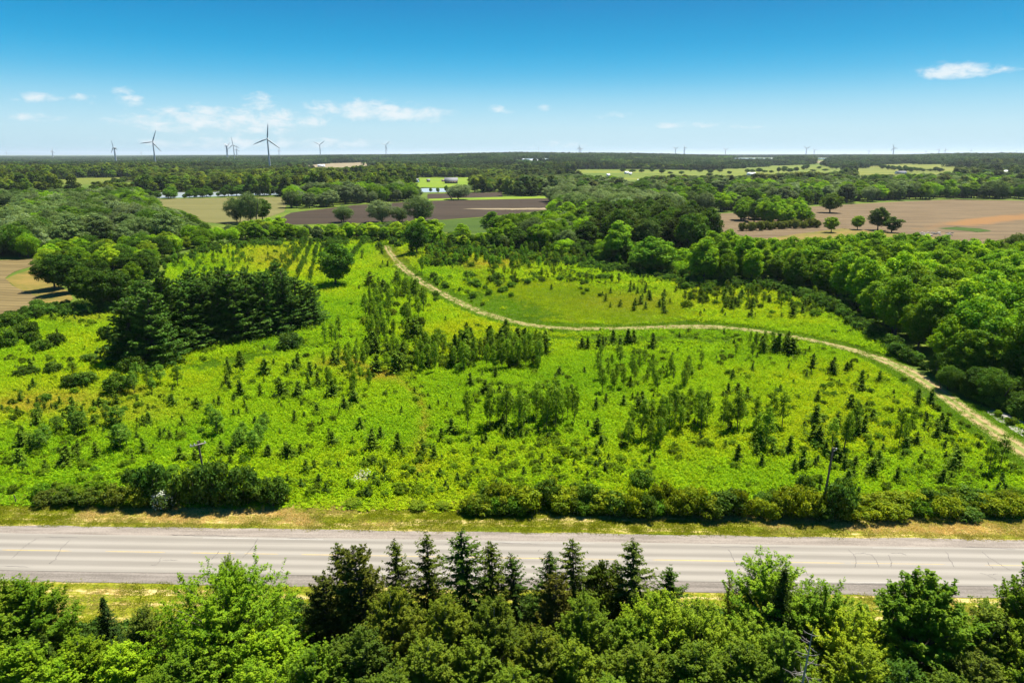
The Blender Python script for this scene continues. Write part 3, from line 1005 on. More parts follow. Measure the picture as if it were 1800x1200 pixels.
def field(name, poly, mat, label, lift=0.12, nr=26, ncol=40, clear=True, seed=0, wob=1.0):
    rng = np.random.default_rng(seed + len(CLEAR))
    poly = [tuple(map(float, p)) for p in poly]
    ys = [p[1] for p in poly]
    rows_ = np.linspace(min(ys) + 0.02, max(ys) - 0.02, nr)
    V = []
    for y in rows_:
        xs = []
        for k in range(len(poly)):
            (x0, y0), (x1, y1) = poly[k], poly[(k + 1) % len(poly)]
            if (y0 > y) != (y1 > y):
                xs.append(x0 + (x1 - x0) * (y - y0) / (y1 - y0))
        a, b = min(xs), max(xs)
        a += rng.normal() * wob; b += rng.normal() * wob
        V.append(np.stack([np.linspace(a, b, ncol), np.full(ncol, y)], -1))
    V = np.array(V)
    # uneven near and far edge
    V[0, :, 1] -= np.abs(rng.normal(size=ncol)) * 0.25; V[-1, :, 1] += np.abs(rng.normal(size=ncol)) * 0.6
    P = at(V[..., 0], V[..., 1], lift).reshape(-1, 3)
    i, j = np.meshgrid(np.arange(nr - 1), np.arange(ncol - 1), indexing='ij')
    q = (i * ncol + j).ravel()
    F = np.stack([q, q + ncol, q + ncol + 1, q + 1], -1)
    o = mesh_obj(name, build_mesh(name, [(P, F, None, 0)], [mat]))
    tag(o, label, kind='structure')
    if clear:
        CLEAR.append(poly)
    return o


def orange_extra(nt, p, c):
    # a streak of orange subsoil turned up across the slope
    P0, P1 = at(1640, 400)[:2], at(1830, 376)[:2]
    dd = P1 - P0; ln = float(np.linalg.norm(dd)); ang = math.atan2(dd[1], dd[0])
    mp = N(nt, 'ShaderNodeMapping', vector_type='TEXTURE')
    mp.inputs['Location'].default_value = (*((P0 + P1) / 2), 0)
    mp.inputs['Rotation'].default_value = (0, 0, ang)
    mp.inputs['Scale'].default_value = (ln * 0.62, 17, 1)
    L(nt, p, mp.inputs[0])
    ln_ = N(nt, 'ShaderNodeVectorMath', operation='LENGTH'); 
    ml = N(nt, 'ShaderNodeVectorMath', operation='MULTIPLY'); ml.inputs[1].default_value = (1, 1, 0)
    L(nt, mp.outputs[0], ml.inputs[0]); L(nt, ml.outputs[0], ln_.inputs[0])
    nz = noise(nt, p, 0.035, 5, 0.65)
    v = math_node(nt, 'ADD', ln_.outputs['Value'], math_node(nt, 'MULTIPLY', math_node(nt, 'SUBTRACT', nz, 0.5), 1.6))
    return mixc(nt, maprange(nt, v, 0.95, 0.45), c, (0.185, 0.095, 0.03))


M['tilled'] = soil('tilled_soil', (0.098, 0.067, 0.032), (0.168, 0.118, 0.06), (0.25, 1.6, 1), -0.12, 0.07, 0.5, extra=orange_extra, furrow=0.045)
M['tan_soil'] = soil('tan_soil', (0.11, 0.08, 0.03), (0.18, 0.133, 0.052), (0.3, 2.0, 1), 0.3, 0.06, 0.4, furrow=0.09)
M['dark_soil'] = soil('dark_soil', (0.030, 0.020, 0.010), (0.052, 0.035, 0.020), (0.08, 1.6, 1), -0.02, 0.05, 0.3, furrow=0.035)
M['pale_crop'] = soil('pale_crop', (0.11, 0.105, 0.028), (0.15, 0.135, 0.042), (0.2, 1.5, 1), 0.05, 0.03, 0.2, furrow=0.04)
M['hay'] = soil('hay_meadow', (0.075, 0.105, 0.008), (0.17, 0.165, 0.022), (0.25, 1.2, 1), 0.05, 0.01, 0.05)
M['hay_green'] = soil('hay_green', (0.06, 0.105, 0.006), (0.15, 0.16, 0.014), (0.25, 1.2, 1), 0.05, 0.01, 0.05)
M['crop_green'] = soil('crop_green', (0.028, 0.056, 0.002), (0.042, 0.074, 0.003), (0.1, 1.5, 1), 0.0, 0.03, 0.5)
M['lawn'] = soil('lawn', (0.10, 0.17, 0.006), (0.15, 0.20, 0.010), (1, 1, 1), 0, 0.03, 0.2)
M['dry_grass'] = soil('dry_grass', (0.09, 0.09, 0.012), (0.19, 0.13, 0.03), (0.5, 1, 1), 0, 0.12, 0.6)
M['straw'] = soil('straw', (0.176, 0.144, 0.08), (0.224, 0.176, 0.104), (0.5, 1, 1), 0, 0.03, 0.3)
M['gravel'] = gravel_mat('grey_gravel', (0.16, 0.145, 0.125), (0.36, 0.33, 0.29), 1.0)
M['orange_soil'] = soil('orange_soil', (0.32, 0.184, 0.104), (0.4, 0.24, 0.144))


def water_mat():
    m, nt, out = new_mat('river_water')
    b = N(nt, 'ShaderNodeBsdfPrincipled')
    b.inputs['Base Color'].default_value = (0.30, 0.33, 0.32, 1)
    b.inputs['Roughness'].default_value = 0.25
    p = pos_coord(nt)
    bp = N(nt, 'ShaderNodeBump'); bp.inputs['Strength'].default_value = 0.15; bp.inputs['Distance'].default_value = 0.2
    L(nt, noise(nt, p, 0.6, 3), bp.inputs['Height']); L(nt, bp.outputs[0], b.inputs['Normal'])
    L(nt, b.outputs[0], out.inputs[0])
    return m


M['water'] = water_mat()
field('ploughed_field', [(1233, 377), (1330, 373), (1420, 364), (1500, 359), (1593, 354), (1677, 351), (1860, 354), (1900, 420), (1900, 436), (1700, 433), (1600, 424), (1400, 428), (1330, 424), (1290, 410), (1240, 404)], M['tilled'],
      'pinkish tilled field with an orange streak on the rise at the right', nr=50, ncol=70, clear=False)
CLEAR.append([(1233, 377), (1330, 373), (1420, 364), (1500, 359), (1593, 354), (1677, 351), (1860, 354), (1900, 418), (1800, 424), (1720, 422), (1620, 412), (1540, 408), (1480, 411), (1400, 421), (1330, 420), (1290, 408), (1240, 403)])
field('dry_grass_strip', [(1320, 424), (1400, 412), (1480, 402), (1560, 408), (1620, 414), (1700, 427), (1760, 440), (1700, 441), (1560, 440), (1330, 436)], M['dry_grass'],
      'strip of yellow dry grass below the tilled field', 0.17, clear=False)
field('weed_strip', [(1646, 402), (1680, 399.5), (1720, 402), (1746, 406.5), (1720, 408), (1680, 405)], M['crop_green'], 'green strip of weeds in the tilled field', 0.22, nr=8, ncol=20)
field('ploughed_field', [(-140, 457), (60, 456), (64, 466), (25, 478), (8, 490), (30, 507), (66, 522), (66, 534), (20, 556), (-140, 585)], M['tan_soil'], 'tan ploughed field corner at the left edge', nr=40, ncol=40)
field('stubble_patch', [(8, 490), (66, 470), (70, 482), (120, 512), (130, 528), (70, 536), (66, 522), (30, 507)], M['dry_grass'], 'brown dry patch beside the tan field', 0.09, nr=20, ncol=20)
field('dark_field', [(470, 396), (512, 374), (620, 361), (753, 353), (963, 348.5), (975, 368), (880, 379), (770, 387), (640, 392)], M['dark_soil'], 'dark brown ploughed field in the middle distance', nr=36, ncol=60)
field('dark_field', [(752, 341), (882, 338), (884, 346.5), (752, 350)], M['dark_soil'], 'narrow dark brown field behind the round willow')
field('green_strip', [(752, 349.8), (884, 346.3), (1010, 345.3), (1010, 349), (963, 348.8), (752, 353.3)], M['lawn'], 'bright grass strip between the two dark fields', 0.15)
field('puddle', [(800, 367), (905, 366), (965, 366), (965, 369), (900, 369.5), (860, 369)], M['straw'], 'pale wet strip in the dark field', 0.2, nr=6)
field('crop_field', [(764, 388.2), (850, 383.5), (894, 401), (888, 411), (776, 408)], M['crop_green'], 'deep green crop field in front of the dark soil', nr=20)
field('crop_field', [(1180, 346), (1250, 341), (1290, 341), (1290, 351), (1180, 355)], M['crop_green'], 'deep green crop field among the willows', nr=14)
field('crop_field', [(-160, 362), (8, 378), (14, 394), (-160, 404)], M['crop_green'], 'deep green crop field at the left edge', nr=14)
field('pale_field', [(240, 351), (300, 349.5), (510, 346), (500, 372), (470, 383), (400, 394), (360, 391), (325, 372)], M['pale_crop'], 'pale straw coloured field by the river', nr=30, ncol=50)
field('pale_field', [(86, 318), (140, 313), (242, 312), (236, 318.5), (140, 325), (92, 324)], M['hay'], 'pale olive field beyond the river on the left', nr=14)
field('lawn', [(735, 312), (830, 311.5), (828, 326), (770, 330), (722, 331), (728, 322)], M['lawn'], 'bright green lawn around the grey roofed house', nr=14)
field('hay_field', [(972, 299.5), (1028, 298), (1110, 297.5), (1250, 300), (1307, 294.5), (1420, 289.5), (1498, 297), (1460, 303), (1390, 304), (1300, 309), (1200, 309), (1085, 308), (1000, 304)], M['hay_green'],
      'long light green hay field before the dark far wood', nr=20, ncol=60, wob=0.4)
field('hay_field', [(1505, 289), (1600, 288.5), (1684, 289.5), (1682, 298), (1650, 307), (1600, 304), (1508, 308)], M['hay'], 'light green hay field near the white barns', nr=16, ncol=40, wob=0.4)
field('hay_field', [(1500, 309), (1620, 307), (1640, 314), (1500, 316)], M['hay_green'], 'green paddock below the far hay field', nr=10)
field('straw_field', [(505, 293), (590, 286.5), (636, 286), (672, 291), (600, 294.5), (546, 295)], M['straw'], 'pale stubble field before the far wood', nr=10, wob=0.3)
field('hay_field', [(584, 309), (644, 308), (642, 311.5), (586, 312.5)], M['lawn'], 'thin bright meadow strip among far trees', nr=6)
field('hay_field', [(336, 304), (368, 303), (366, 306), (338, 307)], M['hay'], 'small far clearing among the left woods', nr=6)
field('straw_field', [(1425, 283.5), (1462, 282.5), (1464, 285), (1428, 286)], M['straw'], 'tiny straw coloured clearing near the greenhouses', nr=6, wob=0.2)
field('bare_field', [(1692, 291.5), (1708, 290), (1712, 293), (1694, 295.5)], M['orange_soil'], 'small salmon bare patch near the white barns', nr=6, wob=0.3)
field('lawn', [(1100, 309), (1150, 306), (1120, 318), (1075, 322)], M['hay_green'], 'farmyard lawn among the mid trees', nr=8)
field('lawn', [(938, 285), (950, 286), (946, 291), (936, 290)], M['hay_green'], 'small lawn below the far barns', nr=6)
RIV = [(-220, 347), (0, 344), (150, 342), (290, 338.5), (420, 336.5), (540, 333), (640, 331.5), (725, 330.6), (800, 331.5), (800, 337.5), (725, 338.5), (640, 338.5), (540, 341), (425, 344), (320, 347.5), (150, 351), (0, 354), (-220, 360)]
river = field('river', RIV, M['water'], 'pale river glimpsed between bank trees', 0.1, nr=60, ncol=120, clear=False, wob=0.0)
field('gravel_patch', [(1733, 722), (1758, 722), (1800, 742), (1860, 775), (1860, 800), (1790, 762), (1750, 738)], M['gravel'], 'grey gravel patch beside the track', 0.06, nr=20, ncol=16)

# ================================================================== VEGETATION
def is_clear(x, y, h):
    """True where a tree of height h would stand in or hide one of the open places"""
    z = terrain(x, y)
    bx, by, _ = proj(np.stack([x, y, z], -1))
    tx, ty, _ = proj(np.stack([x, y, z + h * 0.92], -1))
    bad = np.zeros(len(x), bool)
    for poly in CLEAR:
        bad |= inpoly(bx, by, poly) | inpoly(tx, ty, poly) | inpoly((bx + tx) / 2, (by + ty) / 2, poly)
    bad |= inpoly(bx, by, RIV)
    return bad


def lowfreq(x, y, s, seed):
    r = np.random.default_rng(seed)
    v = 0
    for k in range(5):
        a = r.random() * 6.28; f = s * r.uniform(0.6, 1.7)
        v = v + np.sin((x * math.cos(a) + y * math.sin(a)) * f + r.random() * 6.28)
    return v / 5


# ------------------------------------------------------------------ buildings far off (placed first so that trees leave them free)
M['white_wall'] = plain('white_wall', (0.62, 0.62, 0.6), 0.7, 1.0, 0.1)
M['grey_roof'] = plain('grey_roof', (0.15, 0.15, 0.16), 0.8, 0.5, 0.2)
M['white_roof'] = plain('white_roof', (0.75, 0.76, 0.76), 0.5, 0.5, 0.08)
M['blue_wall'] = plain('blue_wall', (0.22, 0.3, 0.38), 0.7, 1.0, 0.1)
M['brown_wall'] = plain('brown_wall', (0.25, 0.18, 0.13), 0.8, 1.0, 0.15)
M['brown_roof'] = plain('brown_roof', (0.16, 0.11, 0.09), 0.8, 0.5, 0.2)
M['glasshouse'] = plain('glasshouse', (0.45, 0.55, 0.62), 0.25, 0.2, 0.12)
M['window'] = plain('window_glass', (0.04, 0.05, 0.06), 0.15)
M['door'] = plain('door_paint', (0.12, 0.08, 0.06), 0.6)


def building(name, px, py, w, dep, h, rh, wall, roof, rz, label, cat, nwin=3, overhang=0.5, group=None):
    p = at(px, py)
    e = empty(name, p, rz)
    tag(e, label, cat, group)
    mesh_obj('wall', build_mesh('wall', [(*box(-w / 2, w / 2, -dep / 2, dep / 2, -0.5, h), None, 0),
                                         (np.array([(-w / 2, -dep / 2, h), (-w / 2, dep / 2, h), (-w / 2, 0, h + rh)]), np.array([(0, 2, 1)]), None, 0),
                                         (np.array([(w / 2, -dep / 2, h), (w / 2, dep / 2, h), (w / 2, 0, h + rh)]), np.array([(0, 1, 2)]), None, 0)], [M[wall]]), e)
    o = overhang; k = rh / (dep / 2)
    ex = w / 2 + o; ey = dep / 2 + o
    t = 0.25
    V = np.array([(-ex, -ey, h - o * k + .05), (ex, -ey, h - o * k + .05), (ex, 0, h + rh + .05), (-ex, 0, h + rh + .05), (ex, ey, h - o * k + .05), (-ex, ey, h - o * k + .05)])
    V = np.concatenate([V, V + np.array([0, 0, t])])
    F = np.array([(6, 7, 8, 9), (9, 8, 10, 11), (1, 0, 3, 2), (2, 3, 5, 4), (0, 1, 7, 6), (4, 5, 11, 10), (1, 2, 8, 7), (2, 4, 10, 8), (0, 6, 9, 3), (3, 9, 11, 5)])
    mesh_obj('roof', build_mesh('roof', [(V, F, None, 0)], [M[roof]]), e)
    for i in range(nwin):
        x = -w / 2 + w * (i + 0.5) / nwin
        if i == nwin // 2:
            mesh_obj('door', build_mesh('door', [(*box(x - 0.09 * w / nwin * 2, x + 0.09 * w / nwin * 2, -dep / 2 - 0.06, -dep / 2 + 0.02, 0, min(h * 0.75, 3)), None, 0)], [M['door']]), e)
        else:
            mesh_obj('window', build_mesh('window', [(*box(x - 0.2 * w / nwin, x + 0.2 * w / nwin, -dep / 2 - 0.05, -dep / 2 + 0.02, h * 0.4, h * 0.78), None, 0)], [M['window']]), e)
    q = w * FPX / math.hypot(p[0], p[1]) * 0.6
    CLEAR.append([(px - q, py - q * 0.5), (px + q, py - q * 0.5), (px + q, py + 1), (px - q, py + 1)])
    return e


building('farmhouse', 793, 322.5, 20, 12, 4, 4.5, 'brown_wall', 'grey_roof', 0.1, 'large grey roofed farmhouse on the bright lawn', 'house', 5)
building('house', 729, 321, 13, 8, 3.5, 2.5, 'blue_wall', 'grey_roof', -0.2, 'blue house half hidden by trees near the river', 'house')
building('shed', 753, 320, 5, 4, 3, 1.5, 'brown_wall', 'grey_roof', 0.3, 'small dark shed between the lawn and the blue house', 'shed', 2)
building('shed', 779, 319.5, 5, 3, 2, 1.2, 'brown_wall', 'brown_roof', 0.1, 'low brown shed beside the grey roofed farmhouse', 'shed', 2)
building('barn', 565, 293.5, 24, 12, 5, 3, 'white_wall', 'white_roof', 0.1, 'white barn at the near edge of the far stubble field', 'barn', 4)
building('house', 285, 331, 15, 9, 4, 3, 'brown_wall', 'brown_roof', 0.3, 'brown roofed house among trees beyond the river', 'house')
building('cottage', 129, 334, 6, 5, 3.5, 2, 'white_wall', 'grey_roof', 0.2, 'small white cottage among trees on the left', 'house', 2)
building('barn', 902, 284.5, 34, 14, 6, 4, 'white_wall', 'white_roof', 0.15, 'white barn in front of the far left greenhouses', 'barn', 4)
building('barn', 939, 285.5, 32, 14, 6, 4, 'white_wall', 'white_roof', -0.1, 'long white barn above the tiny far lawn', 'barn', 4)
building('house', 1066, 317, 9, 7, 3.5, 2.5, 'white_wall', 'white_roof', 0.4, 'pale roofed house among the mid trees', 'house')
building('shed', 1069, 310, 6, 5, 3, 2, 'white_wall', 'white_roof', 0.1, 'tiny white shed above the pale roofed house', 'shed', 2)
building('house', 1126, 321, 9, 7, 3, 2, 'white_wall', 'white_roof', -0.2, 'pale house at the edge of the silver willows', 'house')
building('shed', 1101, 306, 8, 6, 3.5, 2, 'white_wall', 'white_roof', 0.2, 'white shed beside the long hay field', 'shed', 2)
building('shed', 1108, 307.5, 6, 5, 3, 2, 'white_wall', 'white_roof', -0.3, 'smaller white shed next to another white shed', 'shed', 2)
building('shed', 1320, 308.5, 17, 8, 4, 2, 'white_wall', 'white_roof', 0.1, 'white roofed shed at the foot of the long hay field', 'shed', 3)
building('house', 1583, 306, 22, 10, 4, 2.5, 'blue_wall', 'grey_roof', 0.05, 'low grey house between dark trees and the hay field', 'house', 4)
building('house', 1393, 314, 12, 8, 3.5, 3, 'brown_wall', 'grey_roof', 0.2, 'brown house below the long hay field', 'house')
building('barn', 1751, 308.5, 20, 11, 5, 3, 'white_wall', 'white_roof', 0.1, 'white barn in the middle of the farm row at the right', 'barn', 4)
building('barn', 1768, 307.5, 26, 12, 6, 3.5, 'white_wall', 'white_roof', -0.05, 'largest white barn of the farm row at the right', 'barn', 4)
building('shed', 1735, 309, 9, 7, 4, 2, 'brown_wall', 'grey_roof', 0.2, 'small grey roofed outbuilding beside the white barns', 'shed', 2)
building('shed', 1729, 306, 14, 7, 4, 2, 'white_wall', 'white_roof', 0.2, 'low white shed behind the row of barns', 'shed', 2)


def greenhouse(px0, px1, py, label):
    p0, p1 = at(px0, py), at(px1, py)
    w = float(np.linalg.norm(p1[:2] - p0[:2])); c = (p0 + p1) / 2
    e = empty('greenhouse', c, math.atan2(p1[1] - p0[1], p1[0] - p0[0]))
    tag(e, label, 'greenhouse')
    n = max(6, int(w / 9)); s = w / n
    for i in range(n):
        x = -w / 2 + i * s
        V, F = box(x, x + s * 0.985, -20, 20, -0.5, 5)
        mesh_obj('bay', build_mesh('bay', [(V, F, None, 0)], [M['glasshouse']]), e)
        V = np.array([(x, -20.2, 5.02), (x + s * .985, -20.2, 5.02), (x + s * .49, -20.2, 7.2), (x, 20.2, 5.02), (x + s * .985, 20.2, 5.02), (x + s * .49, 20.2, 7.2)])
        mesh_obj('roof', build_mesh('roof', [(V, np.array([(0, 2, 5, 3), (2, 1, 4, 5)]), None, 0), (V, np.array([(0, 1, 2), (3, 5, 4)]), None, 0)], [M['white_roof'] if i % 5 == 0 else M['glasshouse']]), e)
    CLEAR.append([(px0, py - 3.2), (px1, py - 3.2), (px1, py), (px0, py)])


greenhouse(918, 974, 282, 'row of glass greenhouse bays behind the far white barns')
greenhouse(1283, 1374, 280.5, 'long blue glass greenhouse below the right horizon')
greenhouse(1424, 1468, 280.5, 'short glass greenhouse above the tiny straw clearing')

# ------------------------------------------------------------------ far forest to the horizon (one mass)
FOREST = np.array((0.034, 0.064, 0.011))


def far_tint(x, y):
    n = len(x)
    c = jit(FOREST, n, 0.4, 0.15)
    lf = lowfreq(x, y, 0.012, 5)
    c *= (1 + 0.4 * lf)[:, None]
    br = (lowfreq(x, y, 0.02, 9) + RNG.normal(scale=0.35, size=n)) > 0.55
    c[br] *= np.array([1.7, 1.6, 1.0])
    wl = (lowfreq(x, y, 0.016, 12) + RNG.normal(scale=0.3, size=n)) > 0.45
    c[wl] = c[wl] * np.array([1.5, 1.4, 1.5])
    return np.clip(c, 0.004, 0.4)


def fan_points(d0, d1, spacing, jitter=0.45, half=0.80):
    xs = np.arange(-d1 * math.tan(half), d1 * math.tan(half), spacing); ys = np.arange(d0 * 0.6, d1, spacing)
    X, Y = np.meshgrid(xs, ys)
    X = X.ravel() + RNG.uniform(-jitter, jitter, X.size) * spacing; Y = Y.ravel() + RNG.uniform(-jitter, jitter, Y.size) * spacing
    d = np.hypot(X, Y)
    k = (Y > d0) & (Y < d1) & (np.abs(X) < Y * 0.83 + 30)
    return X[k], Y[k]


far_coll = proto_collection('distant_tree', [joined('distant_tree%d' % i, (t, c)) for i, (t, c, _, _) in enumerate(PROTO['far'])])
# very far: patches of canopy
patch_meshes = []
for s in range(4):
    rng = np.random.default_rng(300 + s)
    n = 25
    g = np.stack(np.meshgrid(np.arange(5), np.arange(5)), -1).reshape(-1, 2)[:n] * 14.0 - 28 + rng.uniform(-5, 5, (n, 2))
    hh = rng.uniform(9, 19, n); rad = rng.uniform(5.5, 9.0, n)
    m = 150
    k = np.repeat(np.arange(n), m)
    d = unit(rng.normal(size=(n * m, 3)) + np.array([0, 0, 0.35]))
    P = np.c_[g[k], hh[k] - rad[k] * 1.0] + d * rad[k][:, None] * rng.uniform(0.75, 1.1, n * m)[:, None] * np.array([1, 1, 1.0])
    lvt = rng.random(n)
    V, F, lv = leaf_quads(P, d + rng.normal(scale=0.35, size=P.shape) + np.array([0, 0, .3]), rng.uniform(0.9, 1.8, n * m), rng, 0.7, lv=np.clip(0.75 * lvt[k] + 0.25 * rng.random(n * m), 0, 1))
    V2, F2 = box(-33, 33, -33, 33, -3, 6)
    V2, F2, lv2 = V, F, lv
    patch_meshes.append(build_mesh('canopy%d' % s, [(V, F, lv, 0)], [M['leaf']]))
patch_coll = proto_collection('canopy_patch', patch_meshes)

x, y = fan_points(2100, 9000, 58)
h = np.full(len(x), 13.0)
ok = ~is_clear(x, y, h)
px, py, _ = proj(np.stack([x, y, terrain(x, y)], -1))
x, y = x[ok], y[ok]
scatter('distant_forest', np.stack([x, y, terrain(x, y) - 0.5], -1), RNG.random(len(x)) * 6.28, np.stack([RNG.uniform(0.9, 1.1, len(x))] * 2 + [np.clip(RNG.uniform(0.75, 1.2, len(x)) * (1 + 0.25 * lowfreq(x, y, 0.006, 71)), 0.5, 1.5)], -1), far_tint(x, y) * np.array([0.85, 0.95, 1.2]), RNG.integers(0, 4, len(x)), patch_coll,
        'dark green forest running to the horizon')
print('patches', len(x))
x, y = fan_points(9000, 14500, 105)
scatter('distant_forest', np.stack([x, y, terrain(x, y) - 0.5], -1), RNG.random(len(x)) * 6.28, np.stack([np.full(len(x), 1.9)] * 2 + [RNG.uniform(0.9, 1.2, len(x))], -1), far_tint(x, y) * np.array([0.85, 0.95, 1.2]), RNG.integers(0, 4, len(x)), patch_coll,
        'last blue-green strip of forest on the horizon')

x, y = fan_points(640, 2100, 11.5)
h = RNG.uniform(8, 20, len(x))
dens = lowfreq(x, y, 0.02, 77)
ok = ~is_clear(x, y, h) & (RNG.random(len(x)) < np.clip(0.8 + 0.7 * dens, 0.2, 0.92))
px, py, _ = proj(np.stack([x, y, terrain(x, y)], -1))
ok &= py < 345          # nearer places are planted one by one below
ok &= ~((px > 1080) & (px < 1720) & (py > 303) & (py < 315) & (RNG.random(len(x)) < 0.72))
x, y, h = x[ok], y[ok], h[ok]
FARX, FARY, FARH = x, y, h
FART = far_tint(x, y)
ppx, ppy, _ = proj(np.stack([x, y, terrain(x, y)], -1))
sil = smooth(700, 1100, ppx) * smooth(308, 325, ppy)
FART = FART * (1 - sil[:, None]) + sil[:, None] * jit((0.066, 0.105, 0.045), len(x), 0.5, 0.2)
left = (ppx < 900) & (ppy > 306)
FART[left] *= np.array([1.7, 1.6, 1.0])
st = lowfreq(x, y, 0.011, 55)
FARH *= np.clip(1 + 0.45 * np.sign(st) * np.abs(st) ** 0.5, 0.6, 1.3)
sel = is_clear(x, y, FARH)
FARH[sel] *= 0.6
print('far trees', len(x))

# ------------------------------------------------------------------ individually planted trees
TREES = []     # dict(x, y, h, r, tint, proto, area, kind, pick)


def plant(x, y, h, r, tint, proto, area, what, force=False, name='broadleaf_tree', cat='tree'):
    TREES.append(dict(x=float(x), y=float(y), h=float(h), r=float(r), tint=tuple(float(v) for v in tint), proto=proto, area=area, what=what, force=force, name=name, cat=cat))


def plant_px(px, py, hpx, wpx, tint, proto, area, what, **kw):
    p = at(px, py); _, _, dep = proj(p)
    k = dep / FPX
    plant(p[0], p[1], hpx * k, wpx * k / 2, tint, proto, area, what, **kw)


def wood(poly, spacing, hr, rr_, tints, protos, area, what, prob=1.0, seed=0, clear=True):
    rng = np.random.default_rng(seed)
    P = at(*np.array(poly, float).T)[:, :2]
    x0, y0 = P.min(0); x1, y1 = P.max(0)
    X, Y = np.meshgrid(np.arange(x0, x1, spacing), np.arange(y0, y1, spacing))
    X = X.ravel() + rng.uniform(-.45, .45, X.size) * spacing; Y = Y.ravel() + rng.uniform(-.45, .45, Y.size) * spacing
    px, py, _ = proj(np.stack([X, Y, terrain(X, Y)], -1))
    k = inpoly(px, py, poly) & (rng.random(X.size) < prob)
    X, Y = X[k], Y[k]
    h = rng.uniform(*hr, len(X))
    if clear and len(X):
        for k_ in (0.8, 0.6, 0.45):
            h = np.where(is_clear(X, Y, h), h * 0 + rng.uniform(*hr, len(X)) * k_, h)
        c = is_clear(X, Y, h) | (track_dist(X, Y) < 5.5)
        X, Y, h = X[~c], Y[~c], h[~c]
    for a, b, hh in zip(X, Y, h):
        t = np.array(tints[rng.integers(len(tints))]) * rng.uniform(0.65, 1.35)
        plant(a, b, hh, rng.uniform(*rr_) * hh / np.mean(hr), t, protos[rng.integers(len(protos))], area, what)


BRIGHT = (0.092, 0.19, 0.008); MIDG = (0.066, 0.145, 0.008); DARK = (0.032, 0.078, 0.010); OAK = (0.018, 0.036, 0.006)
SILVER = (0.078, 0.125, 0.085); SILVER2 = (0.056, 0.100, 0.050); LIME = (0.11, 0.19, 0.012); OLIVE = (0.06, 0.085, 0.02)

# right-hand wood along the track
RW = [(1215, 500), (1228, 470), (1330, 452), (1420, 456), (1550, 458), (1700, 462), (1800, 470), (2000, 480), (2000, 830), (1830, 740), (1790, 712), (1720, 690), (1665, 662), (1605, 622), (1545, 590), (1490, 545), (1440, 526), (1400, 515), (1330, 500), (1262, 508)]
wood(RW, 6.6, (11, 17), (4.0, 5.4), [BRIGHT, (0.085, 0.17, 0.012), MIDG, (0.06, 0.14, 0.01)], ['round', 'round', 'ovate'], 'in the wood right of the track', 'leafy green tree', seed=1)
RW_EDGE = [(1640, 676), (1700, 708), (1790, 735), (1900, 790), (1900, 690), (1760, 660), (1700, 660)]
wood(RW_EDGE, 4.2, (4, 8), (2.6, 3.8), [DARK, MIDG, (0.035, 0.085, 0.012)], ['willow', 'round'], 'near the gravel patch', 'dark bushy tree', seed=2, clear=False)
# dark oaks and mixed wood behind the meadow
OAKS = [(1040, 432), (1075, 405), (1120, 396), (1200, 396), (1250, 412), (1252, 440), (1220, 458), (1190, 452), (1110, 456), (1060, 446)]
wood(OAKS, 10.5, (15, 21), (6, 8), [OAK, OAK, DARK, (0.03, 0.06, 0.018)], ['round'], 'in the dark stand behind the meadow', 'dark broad oak', seed=3)
MID1 = [(860, 400), (905, 386), (965, 374), (1030, 374), (1080, 388), (1060, 430), (1040, 452), (960, 448), (880, 440), (760, 436), (740, 428), (770, 415)]
wood(MID1, 7.4, (8, 15), (4.0, 6.0), [MIDG, BRIGHT, DARK, SILVER2], ['round', 'ovate', 'willow'], 'between the meadow and the dark field', 'rounded green tree', seed=4, prob=0.95)
SILV = [(955, 352), (1010, 351), (1110, 360), (1190, 368), (1190, 388), (1120, 394), (1050, 386), (990, 378)]
wood(SILV, 10.5, (12, 17), (6.5, 8.6), [SILVER, SILVER2, SILVER], ['willow', 'willow', 'round'], 'in the silver grove beside the dark field', 'silvery willow', seed=5)
BACKR = [(1190, 352), (1300, 340), (1420, 338), (1600, 332), (1900, 330), (1900, 351), (1677, 349), (1593, 352), (1418, 361), (1410, 392), (1330, 388), (1300, 374), (1240, 375), (1190, 380)]
wood(BACKR, 12, (10, 19), (6.2, 8.8), [SILVER, SILVER2, MIDG, DARK, BRIGHT], ['willow', 'round', 'ovate'], 'above the tilled field', 'green belt tree', seed=6)
wood([(1293, 388), (1345, 376), (1410, 378), (1420, 395), (1360, 398)], 8, (11, 15), (4.5, 6), [MIDG, DARK, BRIGHT], ['round', 'ovate'], 'at the left corner of the tilled field', 'round field-corner tree', seed=7, clear=False)
wood([(990, 330), (1300, 320), (1820, 316), (1900, 330), (1420, 340), (1190, 352), (1000, 345), (850, 342), (850, 335)], 14, (8, 18), (6.0, 9), [SILVER, SILVER2, DARK, MIDG, DARK], ['willow', 'round', 'ovate'], 'beyond the dark fields', 'greyish green tree', seed=8)
# left wood
LEFTW = [(-160, 408), (20, 398), (40, 372), (190, 354), (240, 358), (330, 378), (400, 399), (430, 415), (330, 428), (200, 440), (130, 448), (70, 453), (-160, 455)]
wood(LEFTW, 10.0, (8, 17), (5.6, 8.2), [SILVER, SILVER2, SILVER2, MIDG, DARK], ['willow', 'willow', 'round'], 'in the wood left of the pale field', 'greyish green willow', seed=9)
LEFTB = [(66, 470), (90, 452), (200, 445), (330, 430), (420, 424), (400, 432), (300, 446), (280, 470), (240, 478), (150, 470), (100, 482)]
wood(LEFTB, 7.5, (6, 10), (3.6, 5.0), [MIDG, BRIGHT, DARK, LIME], ['round', 'willow'], 'along the left edge of the meadow', 'bright bushy tree', seed=10)
BACKB = [(400, 425), (440, 404), (520, 398), (640, 400), (762, 394), (770, 410), (745, 424), (690, 424), (560, 426)]
wood(BACKB, 7.0, (6, 11), (3.4, 5.0), [BRIGHT, MIDG, LIME, SILVER2, MIDG], ['round', 'ovate', 'willow'], 'along the back edge of the meadow', 'bright small tree', seed=11)
